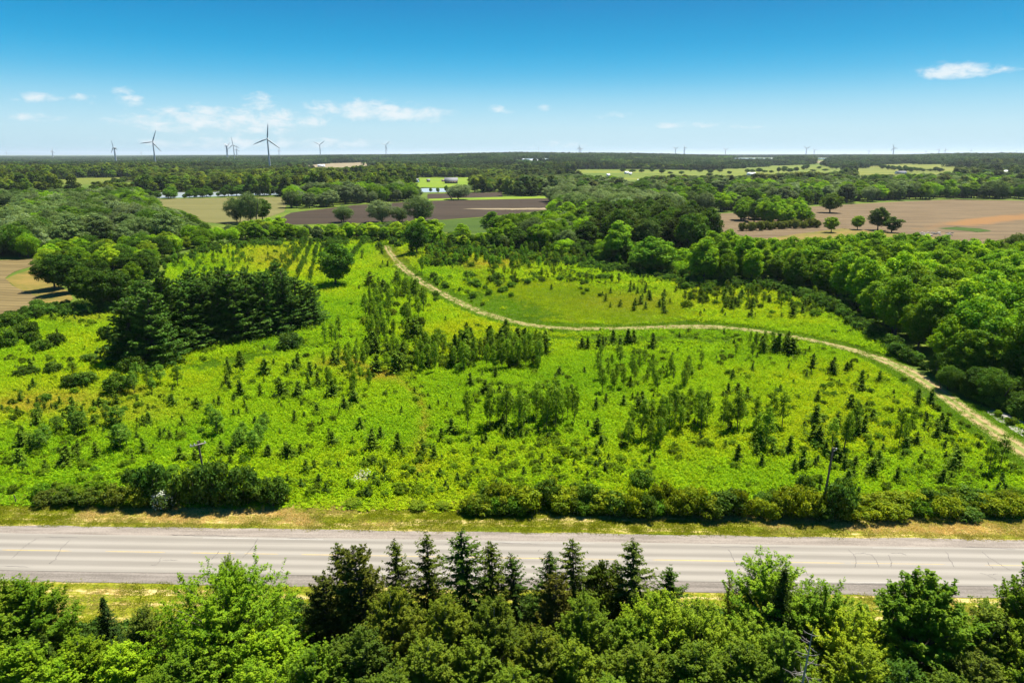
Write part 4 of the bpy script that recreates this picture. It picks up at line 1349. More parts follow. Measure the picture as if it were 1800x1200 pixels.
GAPW = [(1000, 436), (1060, 440), (1120, 452), (1200, 446), (1255, 440), (1262, 500), (1200, 492), (1120, 480), (1060, 466), (980, 452)]
wood(GAPW, 6.0, (4, 9), (2.8, 4.6), [MIDG, DARK, BRIGHT], ['round', 'willow'], 'at the meadow edge under the dark stand', 'bushy green tree', seed=21)
BACKC = [(640, 432), (700, 418), (760, 414), (860, 412), (900, 436), (820, 440), (760, 430), (700, 424)]
wood(BACKC, 5.6, (3.5, 8), (2.4, 4.2), [MIDG, BRIGHT, LIME, DARK], ['round', 'ovate'], 'near the head of the track', 'small bright tree', seed=22)
BANK = [(498, 360), (515, 368), (600, 364), (620, 358), (738, 354), (738, 342), (600, 342), (500, 348)]
wood(BANK, 11.5, (10, 18), (6.0, 8.4), [SILVER2, DARK, SILVER, MIDG], ['willow', 'round'], 'on the river bank behind the pale field', 'grey-green bank tree', seed=12)
FBANK = [(-150, 360), (0, 355), (160, 352), (250, 349.5), (300, 350), (250, 352), (160, 356), (0, 366)]
wood(FBANK, 10, (9, 14), (5, 7.5), [DARK, MIDG, SILVER2], ['round', 'willow'], 'on the near river bank at the left', 'dark river bank tree', seed=13, clear=False)
for (a, b, hp, wp) in [(262, 351, 18, 22), (276, 351, 15, 18), (306, 349, 13, 18), (325, 349, 8, 9), (343, 348, 9, 8), (370, 346.5, 11, 10), (384, 346, 8, 8), (408, 345, 13, 13), (440, 344, 22, 26), (465, 343, 17, 18), (490, 343.5, 16, 16), (512, 341.5, 12, 12), (170, 350, 12, 14), (735, 339, 11, 12), (770, 339, 9, 8), (784, 338, 12, 9), (757, 338, 8, 7), (296, 350, 17, 20), (334, 348.5, 14, 15), (356, 347.5, 12, 14), (395, 346, 15, 15), (424, 345, 20, 24), (476, 343.5, 18, 22), (526, 341.5, 15, 16), (315, 337, 10, 14), (452, 343, 18, 20), (300, 347.8, 20, 24), (346, 346.8, 17, 20), (364, 346, 18, 22), (402, 345, 20, 22), (498, 341, 18, 22), (536, 340, 17, 22), (416, 344.5, 17, 20), (176, 349, 20, 26)]:
    plant_px(a, b, hp, wp, np.array(DARK) * RNG.uniform(0.9, 1.7), 'round', 'standing at the water', 'small dark tree', force=True)

for i in range(58):
    if i < 14: a, b = 1552 + i * 7.6, 298 + i * 0.35
    elif i < 22: a, b = 1508 + (i - 14) * 5, 291.5 + 0.3 * (i - 14)
    elif i < 30: a, b = 1312 + (i - 22) * 11, 304.5 - (i - 22) * 0.25
    elif i < 34: a, b = 1585 + (i - 30) * 6, 303
    elif i < 46: a, b = 1095 + (i - 34) * 17, 301 + RNG.random() * 6
    else: a, b = 1380 + (i - 46) * 10, 297 + RNG.random() * 6
    plant_px(a + RNG.normal() * 1.5, b + RNG.normal() * 0.4, RNG.uniform(4, 9.5), RNG.uniform(8, 14), np.array(DARK) * RNG.uniform(0.7, 1.2), 'round', 'in the far hay field hedgerows', 'hedgerow tree', force=True)
# trees one can name, by place
for (a, b, hp, wp, t, pr, area, what) in [
    (590, 503, 76, 66, (0.03, 0.085, 0.01), 'round', 'alone in the upper left meadow', 'large dark round tree'),
    (733, 447, 58, 46, (0.026, 0.075, 0.01), 'round', 'beside the head of the track', 'dark round tree'),
    (415, 391, 44, 38, SILVER2, 'willow', 'leftmost of three at the end of the pale field', 'grey-green willow'),
    (440, 393, 56, 44, SILVER2, 'willow', 'tallest of three at the end of the pale field', 'grey-green willow'),
    (462, 389, 40, 34, DARK, 'round', 'rightmost of three at the end of the pale field', 'dark round tree'),
    (605, 391, 30, 40, SILVER2, 'willow', 'leftmost on the near edge of the dark field', 'grey-green willow'),
    (667, 391, 39, 50, SILVER, 'willow', 'second on the near edge of the dark field', 'wide grey-green willow'),
    (701, 390, 26, 32, SILVER2, 'willow', 'between two larger willows by the dark field', 'small grey-green willow'),
    (735, 392, 48, 54, SILVER2, 'willow', 'largest on the near edge of the dark field', 'tall grey-green willow'),
    (807, 351, 27, 46, SILVER, 'willow', 'alone between the two dark fields', 'wide round willow'),
    (1085, 463, 74, 58, (0.07, 0.165, 0.01), 'ovate', 'at the back of the meadow before the dark oaks', 'tall bright tree'),
    (1150, 482, 66, 78, (0.055, 0.14, 0.012), 'round', 'at the meadow edge below the dark oaks', 'broad round green tree'),
    (1238, 500, 70, 50, (0.05, 0.12, 0.012), 'round', 'first of the right wood beside the meadow', 'round green tree'),
    (1459, 374, 34, 40, (0.05, 0.095, 0.012), 'round', 'at the top of the tilled field', 'solitary leaning tree'),
    (1420, 396, 26, 24, (0.06, 0.14, 0.012), 'round', 'at the left corner of the tilled field beside the hedge', 'bright green tree'),
    (1461, 409, 29, 27, (0.085, 0.17, 0.012), 'round', 'first of the row in the tilled field', 'small bright standalone tree'),
    (1507, 404, 26, 25, (0.085, 0.17, 0.012), 'round', 'second of the row in the tilled field', 'small bright standalone tree'),
    (1543, 405, 41, 37, (0.03, 0.065, 0.012), 'round', 'tallest of the row in the tilled field', 'dark standalone tree'),
    (1567, 409, 28, 28, (0.03, 0.07, 0.012), 'ovate', 'last of the row in the tilled field', 'dark standalone tree'),
    (1784, 455, 46, 46, (0.04, 0.075, 0.012), 'willow', 'right of the tilled field above the wood', 'dark bushy tree'),
    (865, 413, 42, 38, (0.055, 0.13, 0.012), 'ovate', 'in front of the deep green crop field', 'green pointed tree'),
    (740, 418, 36, 32, BRIGHT, 'ovate', 'left of the deep green crop field', 'bright green tree'),
    (813, 428, 36, 34, BRIGHT, 'ovate', 'below the deep green crop field', 'bright green tree'),
    (870, 436, 38, 36, MIDG, 'round', 'behind the sapling belt right of the track', 'spreading green tree'),
]:
    plant_px(a, b, hp, wp, t, pr, area, what, force=True)
# dark group at the left of the meadow
for (a, b, hp, wp, t) in [(96, 508, 62, 60, DARK), (122, 515, 70, 62, (0.03, 0.08, 0.012)), (150, 538, 72, 54, (0.045, 0.1, 0.015)), (180, 548, 78, 60, DARK), (212, 545, 74, 56, (0.03, 0.075, 0.012)), (238, 520, 60, 44, MIDG), (258, 500, 52, 40, DARK), (170, 512, 60, 50, DARK), (140, 492, 55, 50, MIDG), (112, 482, 45, 44, (0.07, 0.13, 0.012)), (272, 488, 34, 26, DARK)]:
    plant_px(a, b, hp, wp, np.array(t) * 0.7, 'round', 'in the dark left clump', 'dark bushy tree', force=True)

# the pine grove
for (a, b, hp, wp) in [(238, 636, 128, 92), (272, 640, 140, 84), (300, 620, 128, 86), (330, 612, 122, 80), (262, 600, 110, 80), (358, 606, 120, 78), (388, 600, 116, 74), (416, 598, 112, 74), (440, 594, 112, 70), (470, 588, 112, 74), (500, 582, 108, 70), (528, 574, 98, 66), (548, 568, 82, 52), (345, 580, 100, 70), (400, 574, 98, 70), (460, 566, 98, 70), (488, 558, 92, 62), (296, 590, 100, 74), (430, 570, 92, 66), (372, 582, 98, 70), (250, 618, 112, 78)]:
    plant_px(a, b, hp * RNG.uniform(0.86, 1.1), wp * RNG.uniform(1.05, 1.35), np.array((0.038, 0.096, 0.022)) * RNG.uniform(0.8, 1.4), 'pine', 'in the grove', 'spreading pine', force=True, name='pine_tree')
plant_px(511, 612, 28, 44, (0.035, 0.08, 0.018), 'bush', 'at the right end of the pine grove', 'round dark shrub', force=True, name='shrub', cat='shrub')
plant_px(285, 642, 30, 36, (0.06, 0.13, 0.015), 'bush', 'at the left foot of the pine grove', 'pale green shrub', force=True, name='shrub', cat='shrub')


# ------------------------------------------------------------------ foreground trees between the camera and the road
def fore(px, topy, dist, r, tint, proto, area, what, h=None, name='broadleaf_tree'):
    d = raydir(px, topy); k = dist / d[1]
    p = d * k
    H = CAMZ + p[2]
    tint = np.array(tint) * np.array([1.14, 0.98, 0.7])
    plant(p[0], p[1], H, r, tint, proto, area, what, force=True, name=name)


SPR = (0.034, 0.066, 0.011)
for i, (a, b, dd, r, t) in enumerate([(596, 957, 55.0, 1.9, SPR), (703, 950, 55.5, 2.2, SPR), (752, 942, 55, 2.3, SPR), (816, 925, 54, 3.0, (0.028, 0.07, 0.014)), (867, 946, 54.5, 2.4, SPR), (915, 970, 55, 2.1, (0.022, 0.058, 0.014)),
                                      (971, 969, 55, 2.2, (0.022, 0.06, 0.012)), (1016, 949, 54, 2.5, (0.035, 0.07, 0.014)), (1064, 990, 54.5, 1.9, SPR), (1121, 949, 53.5, 2.8, (0.035, 0.07, 0.016)), (1183, 995, 54, 2.3, (0.026, 0.068, 0.012))]):
    fore(a, b, dd, r * 1.3, t, 'spruce_near', 'standing against the road', 'roadside spruce', name='spruce_tree')
fore(1374, 1003, 48, 2.2, (0.02, 0.045, 0.012), 'dark_spruce_near', 'before the bright ash at the right', 'tall narrow dark spruce', name='spruce_tree')
fore(178, 1046, 51, 1.5, (0.014, 0.04, 0.014), 'dark_spruce_near', 'on the dry verge at the left', 'small blackish spruce', name='spruce_tree')
fore(1772, 1095, 45, 1.8, (0.018, 0.04, 0.012), 'dark_spruce_near', 'near the bottom right corner', 'dark spruce', name='spruce_tree')
fore(1296, 1020, 50, 1.0, (0.07, 0.1, 0.03), 'spruce_near', 'against the gap in the right foreground', 'thin sparse spruce', name='spruce_tree')
fore(70, 1120, 46, 1.6, (0.02, 0.05, 0.012), 'dark_spruce_near', 'among leafy trees at the bottom left', 'dark spruce', name='spruce_tree')
fore(640, 952, 51.5, 3.6, (0.042, 0.068, 0.018), 'pine_near', 'at the left end of the roadside spruces', 'broad olive pine', name='pine_tree')
fore(980, 1010, 50.5, 2.6, (0.05, 0.07, 0.02), 'pine_near', 'below the middle of the roadside spruces', 'olive brown pine', name='pine_tree')
fore(560, 1010, 51.5, 2.8, (0.035, 0.06, 0.018), 'pine_near', 'beside the bright maple', 'dark olive pine', name='pine_tree')
for (a, b, dd, r, t, pr, area, what) in [
    (395, 1003, 48, 6.0, (0.062, 0.148, 0.010), 'maple_near', 'in the left foreground', 'big bright green maple'),
    (392, 986, 53, 1.9, (0.06, 0.13, 0.015), 'poplar_near', 'rising behind the big bright maple', 'small leafy tree'),
    (470, 1110, 44, 3.4, (0.085, 0.19, 0.012), 'poplar_near', 'below the big bright maple', 'bright leafy tree'),
    (340, 1130, 43, 3.4, (0.05, 0.12, 0.012), 'poplar_near', 'under the left side of the bright maple', 'green leafy tree'),
    (45, 1022, 49.5, 3.6, (0.05, 0.125, 0.012), 'poplar_near', 'at the left edge of the foreground', 'dense green tree'),
    (-30, 1040, 48, 4.0, (0.055, 0.12, 0.012), 'ash_near', 'cut by the left picture edge', 'green tree'),
    (150, 1120, 45, 3.0, (0.08, 0.18, 0.012), 'poplar_near', 'left of the blackish spruce', 'bright leafy tree'),
    (215, 1128, 44, 3.0, (0.085, 0.19, 0.012), 'poplar_near', 'right below the blackish spruce', 'bright leafy tree'),
    (100, 1160, 43, 3.0, (0.08, 0.18, 0.012), 'poplar_near', 'in the bottom left corner', 'bright leafy tree'),
    (20, 1150, 43, 3.2, (0.07, 0.16, 0.012), 'poplar_near', 'deepest in the bottom left corner', 'bright leafy tree'),
    (250, 1070, 48.5, 2.2, (0.045, 0.085, 0.018), 'poplar_near', 'between blackish spruce and bright maple', 'dull olive tree'),
    (700, 1038, 47, 3.2, (0.075, 0.13, 0.016), 'poplar_near', 'below the olive pine', 'loose yellow-green poplar'),
    (790, 1040, 46, 3.0, (0.07, 0.13, 0.014), 'poplar_near', 'below the tallest spruce', 'loose yellow-green poplar'),
    (870, 1048, 46, 3.2, (0.065, 0.13, 0.014), 'poplar_near', 'in the middle of the foreground wood', 'loose yellow-green poplar'),
    (745, 1110, 43, 3.2, (0.06, 0.12, 0.014), 'poplar_near', 'low in the foreground left of the middle', 'green poplar'),
    (840, 1125, 43, 3.2, (0.06, 0.125, 0.014), 'poplar_near', 'low in the middle foreground', 'green poplar'),
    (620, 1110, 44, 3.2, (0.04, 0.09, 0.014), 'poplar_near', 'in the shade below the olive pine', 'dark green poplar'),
    (550, 1150, 42, 3.0, (0.05, 0.12, 0.012), 'poplar_near', 'right below the bright maple', 'green poplar'),
    (940, 1090, 44, 3.0, (0.085, 0.15, 0.014), 'poplar_near', 'under the olive brown pine', 'yellowish poplar'),
    (1030, 1065, 46, 3.0, (0.06, 0.13, 0.014), 'poplar_near', 'right of the olive brown pine', 'green poplar'),
    (1015, 1140, 43, 3.0, (0.075, 0.15, 0.014), 'poplar_near', 'low in the foreground right of the middle', 'yellowish poplar'),
    (1095, 1072, 46.5, 2.8, (0.05, 0.115, 0.012), 'dark_maple_near', 'below the last tall spruce', 'small dense maple'),
    (1165, 1045, 48, 3.2, (0.085, 0.17, 0.014), 'ash_near', 'right of the small dense maple', 'bright leafy ash'),
    (1240, 1065, 47, 3.0, (0.08, 0.16, 0.016), 'ash_near', 'left of the thin sparse spruce', 'bright leafy ash'),
    (1130, 1130, 43, 3.2, (0.07, 0.145, 0.014), 'poplar_near', 'below the small dense maple', 'yellowish poplar'),
    (1220, 1140, 43, 3.2, (0.065, 0.14, 0.014), 'poplar_near', 'below the left bright ash', 'green poplar'),
    (1370, 988, 50.5, 4.2, (0.07, 0.16, 0.014), 'ash_near', 'behind the tall narrow dark spruce', 'tall bright ash'),
    (1320, 1090, 46, 3.2, (0.07, 0.145, 0.014), 'ash_near', 'left of the tall narrow dark spruce', 'green ash'),
    (1455, 1028, 49, 3.6, (0.055, 0.13, 0.014), 'ash_near', 'between the tall bright ash and the dark maple', 'green ash'),
    (1500, 1085, 46, 3.4, (0.10, 0.18, 0.012), 'ash_near', 'left of the dark maple', 'yellow-green ash'),
    (1310, 1150, 42, 3.0, (0.06, 0.13, 0.014), 'poplar_near', 'at the bottom left of the dead snag', 'green poplar'),
    (1400, 1120, 44, 2.8, (0.05, 0.115, 0.014), 'poplar_near', 'at the foot of the dark spruce', 'green poplar'),
    (1525, 1150, 42, 3.0, (0.09, 0.17, 0.012), 'poplar_near', 'below the yellow-green ash', 'yellow-green poplar'),
    (1632, 1006, 47, 5.0, (0.042, 0.105, 0.010), 'dark_maple_near', 'in the right foreground', 'big deep green maple'),
    (1740, 1075, 46, 3.2, (0.06, 0.12, 0.018), 'poplar_near', 'right of the big deep green maple', 'olive green poplar'),
    (1720, 1150, 42, 3.0, (0.06, 0.115, 0.018), 'poplar_near', 'below the olive green poplar', 'olive green poplar'),
    (1830, 1005, 47, 4.0, (0.045, 0.105, 0.010), 'dark_maple_near', 'cut by the right picture edge', 'dark green maple'),
    (1815, 1100, 44, 3.0, (0.075, 0.15, 0.014), 'ash_near', 'in the bottom right corner', 'bright green ash'),
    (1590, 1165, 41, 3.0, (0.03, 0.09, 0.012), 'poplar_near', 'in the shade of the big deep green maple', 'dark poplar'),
    (450, 1175, 40, 3.0, (0.07, 0.16, 0.012), 'poplar_near', 'at the bottom below the bright maple', 'bright leafy tree'),
    (680, 1180, 40, 3.0, (0.05, 0.11, 0.014), 'poplar_near', 'at the bottom left of the middle', 'green poplar'),
    (910, 1180, 40, 3.0, (0.06, 0.13, 0.014), 'poplar_near', 'at the bottom in the middle', 'green poplar'),
    (270, 1190, 40, 3.0, (0.055, 0.13, 0.012), 'poplar_near', 'at the bottom under the bright maple', 'green leafy tree'),
    (1660, 1190, 40, 3.0, (0.05, 0.11, 0.014), 'poplar_near', 'at the bottom under the deep green maple', 'green poplar'),
    (1080, 1190, 40, 3.0, (0.055, 0.13, 0.014), 'poplar_near', 'at the bottom right of the middle', 'green poplar'),
    (1250, 1205, 39, 3.0, (0.055, 0.13, 0.014), 'poplar_near', 'at the very bottom near the dead snag', 'green poplar'),
]:
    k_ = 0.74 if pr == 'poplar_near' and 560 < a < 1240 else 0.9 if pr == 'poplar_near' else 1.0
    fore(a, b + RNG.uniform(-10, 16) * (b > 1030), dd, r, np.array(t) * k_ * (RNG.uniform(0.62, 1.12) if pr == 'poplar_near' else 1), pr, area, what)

# ------------------------------------------------------------------ shrubs of the roadside hedge and the left roadside clump
HEDGE = (0.12, 0.185, 0.010)
rng = np.random.default_rng(55)
for i in range(62):
    s_ = i / 61
    a = 828 + s_ * 1010 + rng.normal(scale=7)
    b = 903 + 14 * smooth(830, 1250, np.array(a)) - 2 * smooth(1500, 1800, np.array(a)) + rng.uniform(-24, -4)
    hp = (44 if a < 1480 else 32) * rng.uniform(0.65, 1.2) * (0.75 if a < 860 else 1)
    t = np.array(HEDGE) * rng.uniform(0.6, 1.15) if rng.random() < 0.7 else np.array((0.045, 0.10, 0.014)) * rng.uniform(0.8, 1.2)
    plant_px(a, float(b), hp, rng.uniform(36, 60), t, 'bush', 'in the roadside hedge', 'leafy green shrub', force=True, name='shrub', cat='shrub')
for (a, b, hp, wp, t, what, area) in [
    (275, 882, 74, 60, (0.03, 0.085, 0.014), 'tall dark round shrub', 'in the left roadside clump'),
    (340, 884, 66, 62, (0.05, 0.105, 0.014), 'dense green shrub', 'left of the middle of the left roadside clump'),
    (385, 886, 82, 70, (0.04, 0.09, 0.016), 'largest dark shrub', 'in the left roadside clump'),
    (430, 886, 72, 62, (0.035, 0.085, 0.014), 'dark green shrub', 'right of the largest in the left roadside clump'),
    (478, 887, 52, 54, (0.045, 0.10, 0.016), 'soft green shrub', 'at the right end of the left roadside clump'),
    (250, 890, 42, 46, (0.10, 0.15, 0.014), 'yellow-green shrub', 'in front of the tall round shrub of the left roadside clump'),
    (205, 888, 36, 48, (0.065, 0.10, 0.014), 'olive shrub', 'in the left roadside clump'),
    (160, 887, 28, 44, (0.05, 0.09, 0.014), 'low olive shrub', 'left of the left roadside clump'),
    (118, 885, 26, 44, (0.04, 0.075, 0.014), 'low dark shrub', 'left of the left roadside clump'),
    (82, 884, 24, 40, (0.05, 0.08, 0.014), 'low dark shrub', 'farthest left of the left roadside clump'),
    (290, 893, 36, 44, (0.42, 0.46, 0.33), 'white flowering shrub', 'at the front of the left roadside clump'),
    (232, 850, 28, 28, (0.035, 0.085, 0.014), 'small dark shrub', 'behind the left roadside clump'),
    (1478, 908, 72, 60, (0.045, 0.105, 0.018), 'tallest grey-green shrub', 'beside the right pole in the hedge'),
    (1412, 880, 50, 40, (0.05, 0.11, 0.014), 'upright shrub', 'left of the right pole behind the hedge'),
    (1125, 858, 36, 44, (0.05, 0.115, 0.014), 'round shrub', 'standing behind the hedge'),
    (620, 888, 10, 34, (0.09, 0.16, 0.012), 'low weed bush', 'between the two roadside clumps'),
    (735, 892, 11, 36, (0.095, 0.16, 0.012), 'low weed bush', 'left of the roadside hedge'),
    (780, 893, 10, 30, (0.1, 0.165, 0.012), 'low weed bush', 'just before the roadside hedge starts'),
]:
    plant_px(a, b, hp, wp, t, 'bush', area, what, force=True, name='shrub', cat='shrub')
# dark low hedge at the field corner, and scrub at far left
for i in range(16):
    plant_px(1308 + i * 8.6 + RNG.normal() * 2, 406 - i * 0.5 + RNG.normal(), 12 + RNG.random() * 5, 16, np.array((0.078, 0.115, 0.03)) * RNG.uniform(0.8, 1.2), 'bush', 'in the tilled field hedge', 'olive shrub', force=True, name='shrub', cat='shrub')
for (a, b, hp, wp) in [(10, 612, 34, 40), (35, 600, 30, 34), (52, 595, 32, 34), (98, 610, 26, 30), (75, 618, 22, 30), (60, 606, 24, 30), (45, 660, 16, 40), (95, 655, 20, 30), (160, 635, 14, 28), (190, 600, 28, 30), (18, 575, 26, 40), (145, 545, 18, 26), (128, 680, 24, 36), (150, 678, 26, 40), (206, 690, 34, 46), (235, 655, 30, 40)]:
    plant_px(a, b, hp, wp, np.array((0.04, 0.09, 0.012)) * RNG.uniform(0.7, 1.4), 'bush', 'left of the pine grove', 'green scrub bush', force=True, name='shrub', cat='shrub')

# ------------------------------------------------------------------ saplings in the meadow
SAP = (0.044, 0.090, 0.010); ASP = (0.058, 0.115, 0.009); ASPL = (0.07, 0.14, 0.012)
rng = np.random.default_rng(66)


def cluster(kind, x0, x1, y0, y1, n, h0, h1, tint, wr, area, what, name, cat='sapling'):
    px = rng.uniform(x0, x1, n * 4); py = rng.uniform(y0, y1, n * 4)
    P = at(px, py)
    keep = []
    for q in range(len(P)):
        if len(keep) < n and all((P[q, 0] - P[j, 0]) ** 2 + (P[q, 1] - P[j, 1]) ** 2 > (0.28 * h0) ** 2 for j in keep):
            keep.append(q)
    P = P[keep]
    td = track_dist(P[:, 0], P[:, 1])
    for p, t_ in zip(P, td):
        if t_ < 3.0:
            continue
        h = rng.uniform(h0, h1)
        plant(p[0], p[1], h, h * wr * rng.uniform(0.8, 1.3), np.array(tint) * rng.uniform(1.0, 1.7), kind, area, what, force=True, name=name, cat=cat)


def aspens(x0, x1, y0, y1, n, h0, h1, area, tint=ASP, wr=0.15):
    cluster('aspen', x0, x1, y0, y1, n, h0, h1, tint, wr, area, 'slim young aspen', 'young_aspen')


def spruces(x0, x1, y0, y1, n, h0, h1, area, tint=SAP, wr=0.36):
    cluster('spruce_sapling', x0, x1, y0, y1, n, h0 * 1.1, h1 * 1.3, tint, wr, area, 'spruce sapling', 'spruce_sapling')


def bushes(x0, x1, y0, y1, n, h0, h1, area, tint=(0.045, 0.105, 0.012), wr=0.6):
    cluster('bush', x0, x1, y0, y1, n, h0, h1, tint, wr, area, 'green meadow bush', 'meadow_bush', 'bush')


A_MID = 'in the open middle of the meadow'
aspens(818, 880, 748, 762, 5, 6, 8, 'in the clump before the middle rows')
aspens(888, 1012, 732, 764, 14, 6, 8.6, 'in the tall middle clump')
aspens(1098, 1168, 760, 797, 9, 5, 8, 'in the clump right of the meadow middle')
aspens(1160, 1300, 733, 762, 14, 5, 8, 'right of the middle clump')
aspens(1325, 1376, 750, 790, 6, 5, 7.5, 'in the small clump before the right pole')
aspens(1460, 1502, 770, 802, 4, 5.5, 8, 'just behind the right pole')
aspens(1578, 1602, 770, 794, 3, 5, 7, 'between the right pole and the track')
aspens(1726, 1762, 828, 838, 2, 5.4, 6, 'at the right end beside the track')
aspens(680, 950, 618, 656, 62, 4.4, 7.0, 'inside the track bend')
aspens(640, 745, 510, 605, 42, 4, 7.6, 'between grove and track')
aspens(700, 742, 470, 515, 5, 6, 9, 'in the tall row near the head of the track')
aspens(560, 650, 620, 700, 24, 3, 5.4, 'right below the pine grove')
aspens(1050, 1240, 640, 692, 34, 3.4, 5.6, 'right of the dense band')
aspens(60, 230, 742, 800, 12, 3, 4.6, 'in the lower left meadow', (0.04, 0.09, 0.014), 0.26)
aspens(370, 480, 742, 800, 9, 3, 4.8, 'behind the left pole', (0.045, 0.1, 0.014), 0.24)
aspens(200, 330, 672, 696, 7, 3.6, 5, 'at the near foot of the pine grove', (0.045, 0.1, 0.014), 0.26)
aspens(566, 605, 592, 612, 4, 5, 6.4, 'at the right end of the pine grove', ASPL)
aspens(750, 1100, 436, 476, 120, 3.0, 6.0, 'in the back sapling belt', (0.045, 0.115, 0.012), 0.2)
aspens(1290, 1360, 605, 632, 8, 3, 4.6, 'below the track near its right bend')
for r0 in ((478, 480, 532, 432), (500, 486, 540, 432), (525, 492, 549, 432), (545, 500, 560, 432), (610, 470, 640, 430), (575, 440, 600, 428)):
    for k in range(14):
        f = (k + 0.4 * rng.random()) / 13.5
        p = at(r0[0] + (r0[2] - r0[0]) * f, r0[1] + (r0[3] - r0[1]) * f)
        h = rng.uniform(3.2, 5.6)
        plant(p[0], p[1], h, h * 0.2, np.array((0.04, 0.1, 0.012)) * rng.uniform(0.8, 1.2), 'aspen', 'in the upper left rows', 'slim young aspen', force=True, name='young_aspen', cat='sapling')
aspens(290, 435, 434, 484, 60, 2.4, 4.4, 'in the upper left sapling patch', (0.045, 0.11, 0.012), 0.24)
bushes(760, 905, 488, 532, 32, 1.6, 3.0, 'above the track on its left slope')
bushes(1200, 1330, 470, 512, 22, 1.6, 3.0, 'before the right wood')
bushes(900, 1100, 480, 500, 18, 1.4, 2.6, 'in the upper meadow')
bushes(1450, 1560, 575, 622, 12, 1.0, 2.0, 'between the track and the right wood')
bushes(30, 480, 690, 840, 22, 0.8, 1.6, 'in the lower left meadow')
bushes(1350, 1700, 680, 845, 24, 0.7, 1.6, 'in the right meadow')
spruces(1010, 1160, 606, 618, 14, 1.8, 3.0, 'in the row under the track middle')
spruces(1325, 1400, 612, 626, 8, 2.6, 4.4, 'in the right row under the track')
spruces(1050, 1195, 500, 552, 32, 1.2, 2.2, 'in the upper right meadow')
spruces(1265, 1460, 505, 562, 60, 1.6, 3.0, 'along the foot of the right wood')
spruces(800, 960, 600, 640, 26, 2.4, 4.6, 'among the aspens inside the track bend')
spruces(640, 760, 590, 660, 18, 2.0, 4.0, 'left of the dense band')
spruces(390, 600, 640, 700, 26, 1.4, 3.0, 'below the pine grove')
spruces(30, 560, 700, 830, 78, 1.0, 2.2, 'scattered in the lower left meadow')
spruces(560, 800, 690, 830, 22, 1.0, 2.4, 'scattered left of the meadow middle')
spruces(780, 1320, 660, 820, 56, 1.0, 2.4, 'scattered in the meadow middle')
spruces(1320, 1720, 640, 840, 64, 1.0, 2.8, 'scattered in the right meadow')
spruces(640, 760, 440, 520, 12, 2.0, 4.5, 'beside the head of the track')
spruces(290, 440, 440, 490, 14, 1.4, 2.6, 'in the upper left meadow')
spruces(0, 230, 560, 690, 14, 1.0, 2.2, 'left of the pine grove')
spruces(1430, 1720, 790, 850, 18, 0.9, 1.8, 'behind the right end of the hedge')

# ================================================================== realise the planted trees
T_ = TREES
GAIN = {'broadleaf_tree': 1.72, 'pine_tree': 1.3, 'spruce_tree': 1.45, 'shrub': 1.35, 'young_aspen': 1.55, 'spruce_sapling': 1.25, 'meadow_bush': 1.35}
for t in T_:
    t['tint'] = tuple(min(0.5, v * GAIN[t['name']] * k_) for v, k_ in zip(t['tint'], (1.14, 1.0, 0.6)))
tx = np.array([t['x'] for t in T_]); ty = np.array([t['y'] for t in T_]); th = np.array([t['h'] for t in T_]); trd = np.array([t['r'] for t in T_])
tz = terrain(tx, ty)
bx, by, bd = proj(np.stack([tx, ty, tz], -1))
ux, uy, ud = proj(np.stack([tx, ty, tz + th], -1))
# how much of each tree shows: discs laid front to back on a coarse picture
G = 0.5
occ = np.zeros((600, 900), bool)
vis = np.zeros(len(T_))
yy_, xx_ = np.mgrid[0:600, 0:900]
for k in np.argsort(bd):
    cx_, cy_ = (bx[k] + ux[k]) / 2 * G, (by[k] + uy[k]) / 2 * G
    ry = max(1.0, (by[k] - uy[k]) / 2 * G); rx = max(0.7, trd[k] / bd[k] * FPX * G)
    x0, x1, y0, y1 = int(max(0, cx_ - rx)), int(min(900, cx_ + rx + 1)), int(max(0, cy_ - ry)), int(min(600, cy_ + ry + 1))
    if x0 >= x1 or y0 >= y1:
        continue
    sub = ((xx_[y0:y1, x0:x1] + .5 - cx_) / rx) ** 2 + ((yy_[y0:y1, x0:x1] + .5 - cy_) / ry) ** 2 < 1
    vis[k] = (sub & ~occ[y0:y1, x0:x1]).sum()
    occ[y0:y1, x0:x1] |= sub
LIMIT = {'broadleaf_tree': 300, 'pine_tree': 300, 'spruce_tree': 300, 'shrub': 300, 'young_aspen': 290, 'spruce_sapling': 300, 'meadow_bush': 300}
chosen = np.zeros(len(T_), bool)
names = np.array([t['name'] for t in T_])
forced = np.array([t['force'] for t in T_])
for nm, lim in LIMIT.items():
    idx = np.where(names == nm)[0]
    score = vis[idx] + (1e5 if nm == 'broadleaf_tree' else 0) * forced[idx] * (vis[idx] > 0)
    o = idx[np.argsort(-score)][:lim]
    chosen[o[vis[o] > 0]] = True
print({nm: (int((names == nm).sum()), int(chosen[names == nm].sum())) for nm in LIMIT})

ORD = ['first', 'second', 'third', 'fourth', 'fifth', 'sixth', 'seventh', 'eighth', 'ninth', 'tenth', 'eleventh', 'twelfth', 'thirteenth', 'fourteenth', 'fifteenth', 'sixteenth', 'seventeenth', 'eighteenth', 'nineteenth', 'twentieth']
labels = {}
groups = {}
for k in np.where(chosen)[0]:
    groups.setdefault((T_[k]['what'], T_[k]['area']), []).append(k)


def order_label(ks, text):
    """single out alike neighbours by their order across the picture"""
    ks = sorted(ks, key=lambda k: bx[k])
    if len(ks) == 1:
        labels[ks[0]] = text
        return
    for n, k in enumerate(ks):
        labels[k] = '%s, %s from left' % (text, ORD[n])


